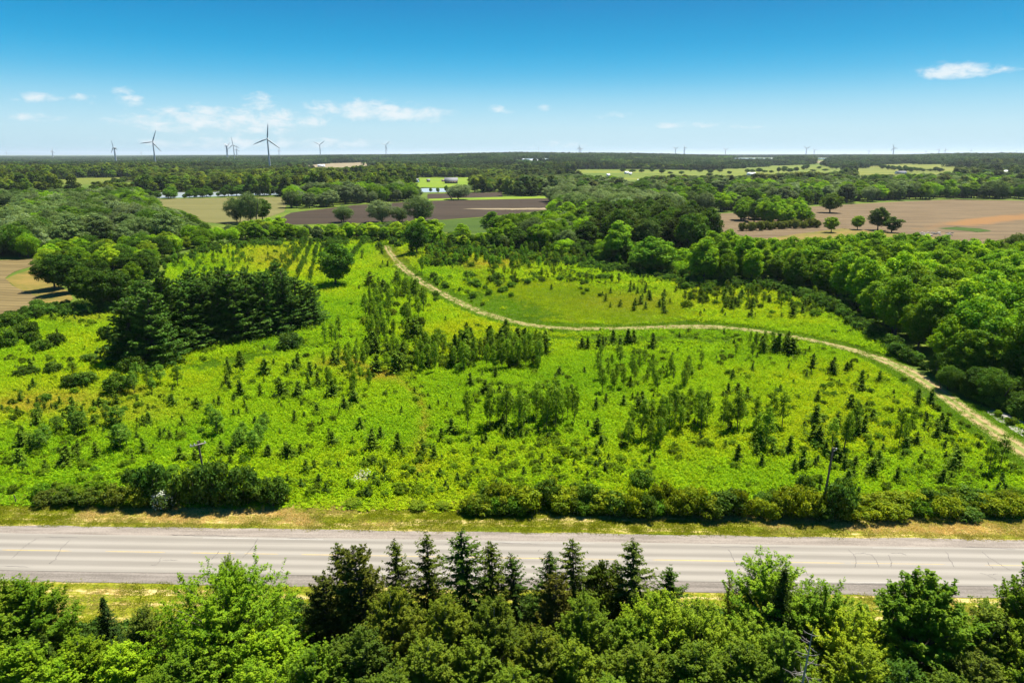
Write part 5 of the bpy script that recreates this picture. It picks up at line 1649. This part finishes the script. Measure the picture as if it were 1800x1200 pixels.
def split_label(ks, what, area):
    if len(ks) <= 8:
        return order_label(ks, '%s %s' % (what, area))
    hs = np.array([th[k] for k in ks]); lum = np.array([sum(T_[k]['tint']) for k in ks])
    ht = np.quantile(hs, [1 / 3, 2 / 3]); lt = np.quantile(lum, [1 / 3, 2 / 3])
    cl = {}
    for k, a, b in zip(ks, hs, lum):
        sz = 'short' if a < ht[0] else 'tall' if a > ht[1] else 'middling'
        tn = 'darker' if b < lt[0] else 'paler' if b > lt[1] else ''
        cl.setdefault((sz, tn), []).append(k)
    for (sz, tn), q in cl.items():
        q = sorted(q, key=lambda k: bd[k])
        nb = -(-len(q) // 10)
        bands = [['', 'nearer '][0:1], ['nearer ', 'farther '], ['nearer ', 'midway ', 'farther '], ['nearest ', 'nearer ', 'farther ', 'farthest ']][min(nb, 4) - 1]
        nb = len(bands)
        for i in range(nb):
            seg = q[i * len(q) // nb:(i + 1) * len(q) // nb]
            order_label(seg, ('%s%s %s %s %s' % (bands[i], sz, tn, what, area)).replace('  ', ' ').strip())


for (what, area), ks in groups.items():
    split_label(ks, what, area)

GROUP = {'broadleaf_tree': None, 'pine_tree': 'pines of the grove', 'spruce_tree': 'spruces beside the road', 'shrub': 'roadside and field shrubs', 'young_aspen': 'young aspens in the meadow',
         'spruce_sapling': 'spruce saplings in the meadow', 'meadow_bush': 'bushes in the meadow'}
CATS = {'broadleaf_tree': 'tree', 'pine_tree': 'pine tree', 'spruce_tree': 'spruce tree', 'shrub': 'shrub', 'young_aspen': 'aspen', 'spruce_sapling': 'spruce sapling', 'meadow_bush': 'bush'}
JOINED = {key: [joined('%s_whole%d' % (key, i), (p[0], p[1])) for i, p in enumerate(PROTO[key])] for key in ('spruce_sapling', 'bush', 'round', 'ovate', 'willow', 'aspen', 'pine')}
rng = np.random.default_rng(77)
FLOWER = None
for k in np.where(chosen)[0]:
    t = T_[k]
    pl = PROTO[t['proto']]
    j = int(rng.integers(len(pl)))
    trunk, crown, H, R = pl[j]
    sc = (t['r'] / R, t['r'] / R, t['h'] / H)
    rz = float(rng.random() * 6.283)
    area_group = {'tree': 'trees ' + t['area']}.get(t['cat'])
    if t['name'] in ('spruce_sapling', 'meadow_bush'):
        o = mesh_obj(t['name'], JOINED[t['proto']][j])
        o['tint'] = t['tint']
    else:
        o = empty(t['name'], (0, 0, 0))
        a = mesh_obj('trunk', trunk, o)
        b = mesh_obj('crown', crown, o)
        b['tint'] = t['tint'] if 'white flowering' not in t['what'] else (0.07, 0.12, 0.02)
        if 'white flowering' in t['what']:
            FLOWER = o
    o.location = (t['x'], t['y'], tz[k]); o.rotation_euler = (float(rng.normal(scale=0.04)), float(rng.normal(scale=0.04)), rz); o.scale = sc
    tag(o, labels[k], CATS[t['name']], GROUP[t['name']] or area_group)
# blossom on the flowering shrub
n = 420
d_ = unit(rng.normal(size=(n, 3)) + np.array([0, 0, 0.5]))
P = d_ * np.array([1.9, 1.9, 1.6]) * rng.uniform(0.85, 1.05, n)[:, None] + np.array([0, 0, 1.35])
V, F, lv = leaf_quads(P, d_ + rng.normal(scale=.4, size=P.shape), 0.13 * rng.uniform(.6, 1.3, n), rng, 0.8)
bl = mesh_obj('blossom', build_mesh('blossom', [(V, F, lv, 0)], [plain('blossom', (0.42, 0.44, 0.33), 0.8)]), FLOWER)

# the trees nobody could pick out singly: one mass
rest = np.where(~chosen)[0]
rest = rest[[T_[k]['name'] not in ('shrub',) for k in rest]]
keys = ['round', 'ovate', 'willow', 'aspen', 'spruce_sapling', 'bush', 'pine']
flat_m, first = [], {}
for key in keys:
    first[key] = len(flat_m); flat_m += JOINED[key]
cl_ = proto_collection('woodland_tree', flat_m)
pr = [T_[k]['proto'] if T_[k]['proto'] in keys else 'round' for k in rest]
idx = np.array([first[p] + int(rng.integers(len(JOINED[p]))) for p in pr])
S = np.array([(T_[k]['r'] / PROTO[p][0][3],) * 2 + (T_[k]['h'] / PROTO[p][0][2],) for k, p in zip(rest, pr)])
scatter('woodland', np.stack([tx[rest], ty[rest], tz[rest]], -1), rng.random(len(rest)) * 6.28, S, np.array([T_[k]['tint'] for k in rest]), idx, cl_, 'dense mixed woodland behind the meadow')
# farther wood
n = len(FARX)
S = np.stack([RNG.uniform(1.0, 1.85, n)] * 2 + [FARH / 13], -1)
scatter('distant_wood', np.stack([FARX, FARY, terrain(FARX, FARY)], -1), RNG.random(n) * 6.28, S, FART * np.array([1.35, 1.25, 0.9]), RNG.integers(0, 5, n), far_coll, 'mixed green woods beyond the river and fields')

# ================================================================== meadow weeds and grass (nobody could count them)
weed_coll = proto_collection('weed', [tuft_mesh('weed_a', 1, 0.75, 0.75, 150, 0.105, 0.6, 0), tuft_mesh('weed_b', 2, 0.7, 0.95, 150, 0.1, 0.5, 0), tuft_mesh('weed_c', 3, 0.9, 0.55, 150, 0.12, 0.6, 0),
                                      tuft_mesh('weed_d', 4, 0.7, 0.5, 90, 0.22, 0.12, 1), tuft_mesh('weed_e', 5, 0.8, 0.45, 100, 0.2, 0.14, 1)])
MEADOW = [(-200, 900), (-200, 600), (0, 568), (66, 545), (140, 545), (250, 520), (290, 480), (300, 455), (420, 428), (560, 428), (700, 424), (760, 432), (960, 450), (1100, 474), (1210, 500), (1340, 508), (1440, 540), (1545, 600), (1640, 680), (1740, 722), (1820, 760), (2000, 850), (2000, 925), (1300, 922), (850, 908), (0, 886)]
DRYPATH = at(*np.array([(600, 622), (640, 645), (690, 662), (728, 690), (748, 725), (740, 770), (735, 830)], float).T)[:, :2]


def weeds(d0, d1, spacing, smul, seed):
    r = np.random.default_rng(seed)
    xs = np.arange(-330, 330, spacing); ys = np.arange(d0, d1, spacing)
    X, Y = np.meshgrid(xs, ys)
    X = X.ravel() + r.uniform(-.5, .5, X.size) * spacing; Y = Y.ravel() + r.uniform(-.5, .5, Y.size) * spacing
    px, py, _ = proj(np.stack([X, Y, terrain(X, Y)], -1))
    c = X * nrm[0] + Y * nrm[1]
    k = inpoly(px, py, MEADOW) & (px > -120) & (px < 1920) & (c > c_far + 5.2)
    X, Y, px, py, c = X[k], Y[k], px[k], py[k], c[k]
    td = track_dist(X, Y)
    k = td > 1.35 + 0.6 * r.random(len(td))
    X, Y, px, py, td, c = X[k], Y[k], px[k], py[k], td[k], c[k]
    n = len(X)
    lf = lowfreq(X, Y, 0.06, 41) + 0.5 * lowfreq(X, Y, 0.22, 42)
    tint = np.array((0.172, 0.285, 0.006))[None] * (1 + r.uniform(-0.18, 0.18, (n, 1)))
    ye = np.clip(lf * 0.8 + r.normal(scale=0.18, size=n), 0, 1)[:, None]
    tint = tint * (1 - ye) + ye * np.array((0.26, 0.30, 0.007))
    gr = np.clip(-lf * 0.9 + r.normal(scale=0.15, size=n) - 0.05, 0, 1)[:, None]
    tint = tint * (1 - gr) + gr * np.array((0.10, 0.22, 0.007))
    idx = r.choice(3, n)
    sc = smul * r.uniform(0.75, 1.3, n); sz = sc * r.uniform(0.7, 1.25, n)
    # mown and dark grass along the track
    qx, qy = px + r.normal(scale=14, size=n), py + r.normal(scale=5, size=n)
    mown = (td < 5.0 + 1.5 * lf) | inpoly(qx, qy, [(900, 582), (1000, 590), (1290, 588), (1330, 604), (1000, 606), (920, 600)]) | inpoly(qx, qy, [(790, 505), (900, 520), (1000, 560), (900, 562), (820, 532)]) | inpoly(qx, qy, [(300, 645), (420, 620), (560, 592), (560, 610), (440, 640), (330, 660)])
    tint[mown] = np.array((0.085, 0.175, 0.008)) * (1 + 0.3 * lf[mown] + r.uniform(-.2, .2, mown.sum()))[:, None]
    idx[mown] = 3 + r.integers(0, 2, mown.sum()); sz[mown] *= 0.5
    lawn = (inpoly(qx, qy, [(860, 530), (1010, 525), (1200, 555), (1180, 572), (1000, 575), (900, 560)]) | inpoly(qx, qy, [(760, 432), (840, 460), (870, 490), (1010, 490), (1180, 530), (1260, 560), (1100, 570), (860, 530)])) & ~mown
    tint[lawn] = tint[lawn] * 0.8 + 0.2 * np.array((0.22, 0.21, 0.015)); idx[lawn] = 3 + r.integers(0, 2, lawn.sum()); sz[lawn] *= 0.6
    # dry yellow patches
    for (a, b, rx, ry, amt) in [(40, 712, 75, 18, 0.8), (120, 700, 60, 12, 0.5), (660, 660, 40, 10, 0.9), (860, 465, 60, 10, 0.7), (700, 452, 40, 16, 0.4), (480, 455, 60, 20, 0.55), (590, 640, 40, 10, 0.6), (1110, 530, 100, 18, 0.4), (230, 690, 60, 10, 0.4), (150, 560, 50, 12, 0.4), (200, 720, 130, 30, 0.35)]:
        e = np.exp(-(((px - a) / rx) ** 2 + ((py - b) / ry) ** 2))[:, None] * amt * (0.6 + 0.8 * r.random((n, 1)))
        e = np.clip(e, 0, 1)
        tint = tint * (1 - e) + e * np.array((0.27, 0.215, 0.028))
        sz *= 1 - 0.5 * e[:, 0]
    dp = np.min(np.linalg.norm(np.stack([X, Y], -1)[:, None] - np.stack([np.interp(np.linspace(0, len(DRYPATH) - 1, 90), np.arange(len(DRYPATH)), DRYPATH[:, q]) for q in (0, 1)], -1)[None], axis=-1), axis=1)
    e = np.exp(-(dp / (0.7 + 0.7 * smooth(130, 160, Y))) ** 2)[:, None] * 0.7 * (0.5 + 0.7 * r.random((n, 1))); e = np.clip(e, 0, 1)
    tint = tint * (1 - e) + e * np.array((0.26, 0.18, 0.03)); sz *= 1 - 0.6 * e[:, 0]
    # the shady green strip along the roadside clumps and the edge of the verge
    near = c < c_far + 8
    sz[near] *= 0.6
    fl = (r.random(n) < 0.5) & (((px - 632) / 16) ** 2 + ((py - 843) / 6) ** 2 < 1)
    tint[fl] = (0.55, 0.55, 0.45)
    return np.stack([X, Y, terrain(X, Y)], -1), r.random(n) * 6.28, np.stack([sc, sc, sz], -1), np.clip(tint, 0, 1), idx


parts = [weeds(66, 150, 0.72, 1.0, 1), weeds(150, 230, 1.05, 1.35, 2), weeds(230, 430, 1.7, 2.0, 3)]
W = [np.concatenate([p[i] for p in parts]) for i in range(5)]
print('weeds', len(W[0]))
W[3] = np.clip(W[3] * np.array([1.42, 1.4, 1.2]), 0, 0.6)
scatter('meadow_weeds', W[0], W[1], W[2], W[3], W[4], weed_coll, 'bright yellow-green weeds covering the meadow')

r = np.random.default_rng(39)
n = 800
k_ = r.integers(5, len(TR) - 5, n); off = np.where(r.random(n) < 0.5, r.normal(scale=0.28, size=n), np.sign(r.normal(size=n)) * r.uniform(1.25, 1.9, n))
P2 = TR[k_] + nn[k_] * off[:, None]
sc = r.uniform(0.35, 0.7, n)
scatter('track_grass', np.stack([P2[:, 0], P2[:, 1], terrain(P2[:, 0], P2[:, 1]) + 0.04], -1), r.random(n) * 6.28, np.stack([sc, sc, sc * 0.5], -1), np.array((0.15, 0.19, 0.01)) * r.uniform(0.7, 1.4, (n, 1)), 3 + r.integers(0, 2, n), weed_coll, 'short grass between and beside the track ruts')

# darker herbs and seedlings standing up between the weeds
r = np.random.default_rng(29)
n = 4600
px = r.uniform(-60, 1860, n); py = 430 + 460 * r.random(n) ** 0.75
P = at(px, py)
lf = lowfreq(P[:, 0], P[:, 1], 0.11, 91) + 0.6 * lowfreq(P[:, 0], P[:, 1], 0.3, 92)
k = inpoly(px, py, MEADOW) & (track_dist(P[:, 0], P[:, 1]) > 3.5) & (lf + r.normal(scale=0.3, size=n) > 0.02) & (P[:, 0] * nrm[0] + P[:, 1] * nrm[1] > c_far + 8)
k &= ~inpoly(px, py, [(820, 500), (900, 505), (1180, 535), (1260, 560), (1100, 575), (900, 562)])
P = P[k]; n = len(P); dd = np.hypot(P[:, 0], P[:, 1])
sc = r.uniform(0.14, 0.42, n) * (1 + 0.5 * smooth(130, 300, dd))
herb_c = proto_collection('herb', JOINED['bush'] + JOINED['spruce_sapling'])
idx = np.where(r.random(n) < 0.72, r.integers(0, 3, n), 3 + r.integers(0, 4, n))
tint = np.array((0.115, 0.2, 0.008)) * r.uniform(0.5, 1.5, (n, 1))
tint[idx > 2] = np.array((0.045, 0.095, 0.01)) * r.uniform(0.8, 1.4, ((idx > 2).sum(), 1)); sc[idx > 2] *= 1.7
scatter('meadow_herbs', P, r.random(n) * 6.28, sc, tint, idx, herb_c, 'darker herbs and seedlings dotted among the weeds')

# thickets of seedlings and brambles at the back of the meadow and along the hedge
r = np.random.default_rng(49)
zones = [(745, 1110, 432, 470, 420, 0.5, 1.3), (860, 1200, 470, 502, 170, 0.35, 0.8), (1195, 1470, 478, 560, 260, 0.35, 0.9), (290, 640, 430, 470, 150, 0.35, 0.8), (640, 745, 500, 610, 120, 0.35, 0.9), (690, 950, 615, 652, 90, 0.3, 0.7), (830, 1840, 884, 906, 260, 0.35, 0.75), (60, 500, 870, 884, 70, 0.35, 0.7)]
px = np.concatenate([r.uniform(z[0], z[1], z[4]) for z in zones]); py = np.concatenate([r.uniform(z[2], z[3], z[4]) for z in zones]); sc = np.concatenate([r.uniform(z[5], z[6], z[4]) for z in zones])
P = at(px, py); n = len(P)
lf = lowfreq(P[:, 0], P[:, 1], 0.09, 95) + r.normal(scale=0.35, size=n)
k = (track_dist(P[:, 0], P[:, 1]) > 4.5) & (lf > -0.15)
P, sc, py = P[k], sc[k], py[k]; n = len(P)
idx = np.where((r.random(n) < 0.45) & (py < 700), 3 + r.integers(0, 4, n), r.integers(0, 3, n))
S = np.stack([sc, sc, sc], -1)
S[idx > 2] = np.stack([sc * 0.9, sc * 0.9, sc * 0.75], -1)[idx > 2]
tint = np.array((0.105, 0.19, 0.008)) * r.uniform(0.5, 1.25, (n, 1)); tint[:, 0] *= r.uniform(0.8, 1.25, n)
scatter('sapling_thicket', P, r.random(n) * 6.28, S, tint, idx, proto_collection('thicket_plant', JOINED['bush'] + JOINED['aspen']), 'mixed bright seedling thickets and brambles around the meadow')

# grass on the verges
r = np.random.default_rng(9)
n = 15000
s_ = r.uniform(-95, 95, n)
c_ = np.where(r.random(n) < 0.5, r.uniform(c_far + 0.1, c_far + 8, n), r.uniform(c_near - 16, c_near - 0.1, n))
X = u[0] * s_ + nrm[0] * c_; Y = u[1] * s_ + nrm[1] * c_
f = lowfreq(s_ * 0.12, c_, 0.9, 3) + 0.6 * lowfreq(s_ * 0.6, c_ * 1.6, 0.8, 4) + r.normal(scale=0.2, size=n)
straw = np.clip(f * 1.7 + 0.12, 0, 1)[:, None]
edge = np.minimum(np.abs(c_ - c_far), np.abs(c_ - c_near))
straw *= (0.35 + 0.65 * (edge > 1.2))[:, None]
tint = np.array((0.17, 0.205, 0.008)) * (1 - straw) + straw * np.array((0.52, 0.40, 0.16))
tint *= r.uniform(0.8, 1.2, (n, 1))
sc = r.uniform(0.6, 1.1, n)
scatter('verge_grass', np.stack([X, Y, np.full(n, 0.03)], -1), r.random(n) * 6.28, np.stack([sc, sc, sc * r.uniform(0.15, 0.4, n)], -1), tint, 3 + r.integers(0, 2, n), weed_coll, 'short straw and green grass on the road verges')

# undergrowth under the foreground wood and at the wood edges
n = 5200
s_ = r.uniform(-75, 75, n); c_ = r.uniform(c_near - 34, c_near - 5, n)
X = u[0] * s_ + nrm[0] * c_; Y = u[1] * s_ + nrm[1] * c_
px, py, _ = proj(np.stack([X, Y, np.zeros(n)], -1))
k = ~((px < 420) & (c_ > c_near - 9)) & ~((px > 1450) & (c_ > c_near - 7))
X, Y = X[k], Y[k]; n = len(X)
bush_c = proto_collection('undergrowth_bush', JOINED['bush'])
sc = r.uniform(0.35, 0.8, n)
scatter('undergrowth', np.stack([X, Y, np.zeros(n)], -1), r.random(n) * 6.28, sc, np.array((0.05, 0.105, 0.012)) * r.uniform(0.6, 1.5, (n, 1)), r.integers(0, 3, n), bush_c, 'leafy undergrowth below the roadside trees')

# scrub along wood edges behind the meadow
r = np.random.default_rng(19)
px = np.concatenate([r.uniform(1210, 1500, 260), r.uniform(1440, 1800, 200), r.uniform(280, 760, 220), r.uniform(0, 300, 120), r.uniform(760, 1220, 260)])
py = np.concatenate([np.interp(px[:260], [1210, 1330, 1400, 1500], [498, 500, 516, 552]), np.interp(px[260:460], [1440, 1545, 1640, 1720, 1800], [532, 596, 668, 700, 728]), np.interp(px[460:680], [280, 420, 560, 760], [470, 430, 427, 430]),
                     np.interp(px[680:800], [0, 70, 150, 250, 300], [572, 552, 548, 545, 520]), np.interp(px[800:], [760, 960, 1100, 1220], [438, 455, 478, 500])]) + r.normal(scale=5, size=len(px))
P = at(px, py)
k = (track_dist(P[:, 0], P[:, 1]) > 4) & ~is_clear(P[:, 0], P[:, 1], np.full(len(P), 1.0))
P = P[k]; n = len(P)
sc = r.uniform(0.4, 1.1, n)
scatter('scrub', P, r.random(n) * 6.28, sc, np.array((0.055, 0.125, 0.012)) * r.uniform(0.6, 1.5, (n, 1)), r.integers(0, 3, n), bush_c, 'low scrub along the edges of the woods')


# ================================================================== OBJECTS
# ------------------------------------------------------------------ wind turbines
def blade_mesh():
    zs = np.array([0, 2, 6, 11, 20, 29, 36, 41.0]); ch = np.array([1.8, 2.0, 3.8, 4.2, 3.4, 2.6, 1.8, 0.5]); thk = np.array([1.5, 1.4, 0.9, 0.6, 0.4, 0.25, 0.15, 0.05])
    V, F = [], []
    for z, c, t in zip(zs, ch, thk):
        V += [(-0.35 * c, 0, z), (0, -t / 2, z), (0.65 * c, 0, z), (0, t / 2, z)]
    for i in range(len(zs) - 1):
        for j in range(4):
            k = (j + 1) % 4
            F.append((i * 4 + j, i * 4 + k, i * 4 + 4 + k, i * 4 + 4 + j))
    return build_mesh('blade', [(np.array(V), np.array(F), None, 0)], [M['pale_steel']])


TB = blade_mesh()
V, F = tube([(0, 0, -3), (0, 0, 30), (0, 0, 60), (0, 0, 83)], [3.2, 2.9, 2.5, 2.1], 14)
TT = build_mesh('tower', [(V, F, None, 0)], [M['pale_steel']])
TN = build_mesh('nacelle', [(*box(-1.9, 1.9, -3.0, 8, 83, 86.8), None, 0)], [M['pale_steel']])
a_ = np.linspace(0, 1, 6)
V, F = tube([(0, -3.0 - 3.2 * q, 85) for q in a_], 1.9 * np.sqrt(np.clip(1 - a_ ** 2, 0.002, 1)), 12)
THB = build_mesh('hub', [(V, F, None, 0)], [M['pale_steel']])
TURB = [  # x, hub y, blade angle clockwise from up, turn from facing the camera, label
    (11.5, 270.3, 20, 30, 'faintest wind turbine at the left picture edge'), (91.5, 265.3, 5, 55, 'small side-on wind turbine second from the left edge'), (200.5, 259.4, -15, 62, 'side-on wind turbine standing left of the large left turbine'),
    (248, 268, 90, 40, 'tiny wind turbine just left of the large left turbine'), (268.4, 249.6, 22, 15, 'large wind turbine over the left forest'), (397.8, 257, 55, 60, 'wind turbine left of the cluster near the tallest turbine'),
    (410, 254.8, -6, 30, 'nearest wind turbine of the three in the cluster'), (415.5, 262, 10, 40, 'smallest wind turbine of the three in the cluster'), (470, 244.3, 8, 10, 'tallest wind turbine in the picture with sharp blades'),
    (490, 264, 0, 45, 'tiny wind turbine just right of the tallest turbine'), (562, 254.4, 55, 12, 'wind turbine with a raised pair of blades under cloud'), (678, 255, 48, 8, 'lone wind turbine over the mid forest left of centre'),
    (1018.3, 259.8, -5, 15, 'taller wind turbine of the close pair at the centre'), (1021.2, 261.6, 88, 30, 'lower wind turbine of the close pair at the centre'), (1187.8, 261.3, 62, 8, 'wind turbine with a wide V of blades right of centre'),
    (1203.3, 259.8, 85, 55, 'side-on wind turbine with a T outline'), (1275.6, 263.2, 65, 10, 'small wind turbine alone between the V pair groups'), (1418, 260.8, 62, 8, 'larger wind turbine of the V-bladed pair at right'),
    (1431.8, 263.8, 70, 10, 'smaller wind turbine of the V-bladed pair at right'), (1527.8, 265.3, 10, 15, 'small wind turbine left of the big right turbine'), (1571.5, 260, -22, 8, 'largest wind turbine on the right horizon'),
    (1627.8, 266, 12, 15, 'small wind turbine right of the big right turbine'), (1650.7, 263.5, 24, 10, 'left wind turbine of the crossing pair at right'), (1662.2, 263.4, -18, 10, 'right wind turbine of the crossing pair at right'),
    (1707.3, 264.2, 8, 10, 'wind turbine between the crossing pair and the edge'), (1760, 267.3, 0, 40, 'faint wind turbine near the right edge'), (1787, 266.8, 75, 10, 'last faint wind turbine at the right edge')]
for k, (hx, hy, ang, yaw, lab) in enumerate(TURB):
    hubh = 85.0
    D = 4000.0
    for _ in range(30):
        d = raydir(hx, hy); zt = float(terrain(d[0] / d[1] * D, D))
        slope = d[2] / d[1]
        Dn = (zt + hubh - CAMZ) / max(slope, 1e-4)
        D = 0.6 * D + 0.4 * min(max(Dn, 1500), 16000)
    x, y = d[0] / d[1] * D, D
    slim = 0.8 if hy < 256 else 1.5
    e = empty('wind_turbine', (x, y, float(terrain(x, y))), -math.atan2(x, y) + R_(yaw) * (1 if k % 2 else -1))
    tag(e, lab, 'wind turbine', 'wind turbines along the horizon')
    for nm, me in (('tower', TT), ('nacelle', TN), ('hub', THB)):
        o = mesh_obj(nm, me, e)
        o.scale = (slim, slim, 1)
    for j in range(3):
        b = mesh_obj('blade', TB, e)
        b.location = (0, -4.6, 85); b.rotation_euler = (0, R_(ang + 120 * j), 0); b.scale = (slim * 1.2, slim * 1.2, 1)
# lattice mast on the horizon
p = at(947, 284); d = raydir(947, 258.5); D = 3900.0
x, y = d[0] / d[1] * D, D; zt = float(terrain(x, y)); ht = CAMZ + d[2] / d[1] * D - zt
e = empty('radio_mast', (x, y, zt)); tag(e, 'thin radio mast on the horizon left of the close turbine pair', 'mast')
for j in range(3):
    a = j * 2.094
    mesh_obj('leg', build_mesh('leg', [(*tube([(2.2 * math.cos(a), 2.2 * math.sin(a), -2), (0.7 * math.cos(a), 0.7 * math.sin(a), ht)], [0.35, 0.2], 5), None, 0)], [M['dull_steel']]), e)
for q in range(12):
    z0 = ht * q / 12; rr0 = 2.2 - 1.5 * q / 12
    for j in range(3):
        a, b = j * 2.094, (j + 1) * 2.094
        mesh_obj('brace', build_mesh('brace', [(*tube([(rr0 * math.cos(a), rr0 * math.sin(a), z0), (rr0 * .93 * math.cos(b), rr0 * .93 * math.sin(b), z0 + ht / 12)], [0.15, 0.15], 4), None, 0)], [M['dull_steel']]), e)


# ------------------------------------------------------------------ utility poles and post
def pole(px, basey, topy, lean, arm_rot, label, arm=True):
    p = at(px, basey)
    d = raydir(px, topy)
    h = CAMZ + d[2] / d[1] * p[1] - p[2]
    e = empty('utility_pole', p); tag(e, label, 'utility pole')
    mesh_obj('pole', build_mesh('pole', [(*tube([(0, 0, -0.5), (lean * 0.5, 0, h / 2), (lean, 0, h)], [0.15, 0.13, 0.105], 10), None, 0), (*box(lean - .12, lean + .12, -.12, .12, h - .02, h + .03), None, 0)], [M['pole_wood']]), e)
    if arm:
        c = mesh_obj('crossarm', build_mesh('crossarm', [(*box(-1.0, 1.0, -0.06, 0.06, -0.07, 0.07), None, 0)], [M['dead_wood']]), e)
        c.location = (lean * 0.97, -0.17, h - 0.35); c.rotation_euler = (0, 0, arm_rot)
        for q in (-0.85, -0.4, 0.85):
            i_ = mesh_obj('insulator', build_mesh('insulator', [(*tube([(0, 0, 0), (0, 0, .08), (0, 0, .1), (0, 0, .2), (0, 0, .22)], [0.03, 0.03, 0.075, 0.06, 0.01], 8), None, 0)], [M['porcelain']]), c)
            i_.location = (q, 0, 0.07)
    else:
        c = mesh_obj('bracket', build_mesh('bracket', [(*tube([(0, 0, -.1), (.25, 0, .02), (.4, 0, .05)], [.035, .03, .03], 6), None, 0)], [M['dull_steel']]), e)
        c.location = (lean, 0, h - 0.35)
        i_ = mesh_obj('insulator', build_mesh('insulator', [(*tube([(0, 0, 0), (0, 0, .1), (0, 0, .12), (0, 0, .28), (0, 0, .3)], [0.05, 0.05, 0.1, 0.08, 0.01], 8), None, 0)], [M['porcelain']]), c)
        i_.location = (.38, 0, .05)
    return e


pole(367, 884, 776, -0.35, 0.7, 'wooden utility pole with crossarm behind the left roadside clump')
pole(1444, 905, 787, 0.35, 0, 'tall wooden utility pole with bracket rising from the hedge', arm=False)
p = at(28, 884)
e = empty('fence_post', p); tag(e, 'short wooden fence post beside the verge at the left', 'fence post')
mesh_obj('post', build_mesh('post', [(*tube([(0, 0, -.2), (.02, 0, .6), (-.03, 0, 1.15)], [.07, .065, .06], 8), None, 0), (*box(-.09, .03, -.05, .05, 1.14, 1.17), None, 0)], [M['pole_wood']]), e)

# ------------------------------------------------------------------ dead snag in the right foreground
rng = np.random.default_rng(5)
d = raydir(1430, 1100); dist = 41.6; pp = d * dist / d[1]; H = CAMZ + pp[2]
e = empty('dead_tree', (pp[0], pp[1], 0)); tag(e, 'bare grey dead tree with thin twigs left of the yellow-green ash', 'dead tree')
mesh_obj('trunk', build_mesh('trunk', [(*tube([(-.5, 0, -.3), (-.3, 0.1, H * .4), (-.1, 0, H * .8), (0, 0, H)], [.16, .11, .05, .012], 8), None, 0)], [M['dead_wood']]), e)
for q in range(34):
    f = rng.uniform(0.35, 0.97); a = rng.random() * 6.283; ln = (1.15 - f) * rng.uniform(1.6, 3.2)
    b0 = np.array([np.interp(f, [0, .4, .8, 1], [-.5, -.3, -.1, 0]), 0, f * H])
    o = np.array([math.cos(a), math.sin(a), 0])
    parts = [tube([b0, b0 + o * ln * .5 + np.array([0, 0, -.05 * ln]), b0 + o * ln + np.array([0, 0, .1 * ln])], [.03, .018, .006], 4)]
    for w_ in range(3):
        t0 = b0 + o * ln * rng.uniform(.35, .9); dd = rng.normal(size=3) * .5 + o * .5
        parts.append(tube([t0, t0 + dd * ln * .3], [.012, .004], 3))
    Vv = np.concatenate([a_[0] for a_ in parts]); o_ = 0; ch = []
    for a_ in parts:
        ch.append((a_[0], a_[1], None, 0))
    mesh_obj('branch', build_mesh('branch', ch, [M['dead_wood']]), e)

# ------------------------------------------------------------------ rubble by the tilled field
rng = np.random.default_rng(15)
ch = []
for q in range(46):
    c = at(rng.uniform(1614, 1680), rng.uniform(409, 416)); s = rng.uniform(0.25, 1.1)
    V = unit(rng.normal(size=(8, 3)))
    V, F = box(-1, 1, -1, 1, -.6, .6); V = V * s * rng.uniform(.5, 1, (8, 3)) + c + np.array([0, 0, .2])
    ch.append((V, F, None, 0))
o = mesh_obj('rubble', build_mesh('rubble', ch, [plain('rubble_stone', (.25, .22, .18), .9, .5, .4)])); tag(o, 'low heap of grey rubble at the edge of the tilled field', kind='stuff')

# ------------------------------------------------------------------ haze
if True:
    m, nt, out = new_mat('haze_air')
    pv = N(nt, 'ShaderNodeVolumePrincipled')
    pv.inputs['Color'].default_value = (0.80, 0.90, 1.0, 1)
    pv.inputs['Density'].default_value = HAZE_D
    pv.inputs['Anisotropy'].default_value = 0.3
    L(nt, pv.outputs[0], out.inputs['Volume'])
    V, F = box(-30000, 30000, -2000, 58000, -4, 190)
    hz = mesh_obj('haze', build_mesh('haze', [(V, F, None, 0)], [m])); tag(hz, 'thin blue summer haze', kind='stuff')
    cy.volume_step_rate = 4
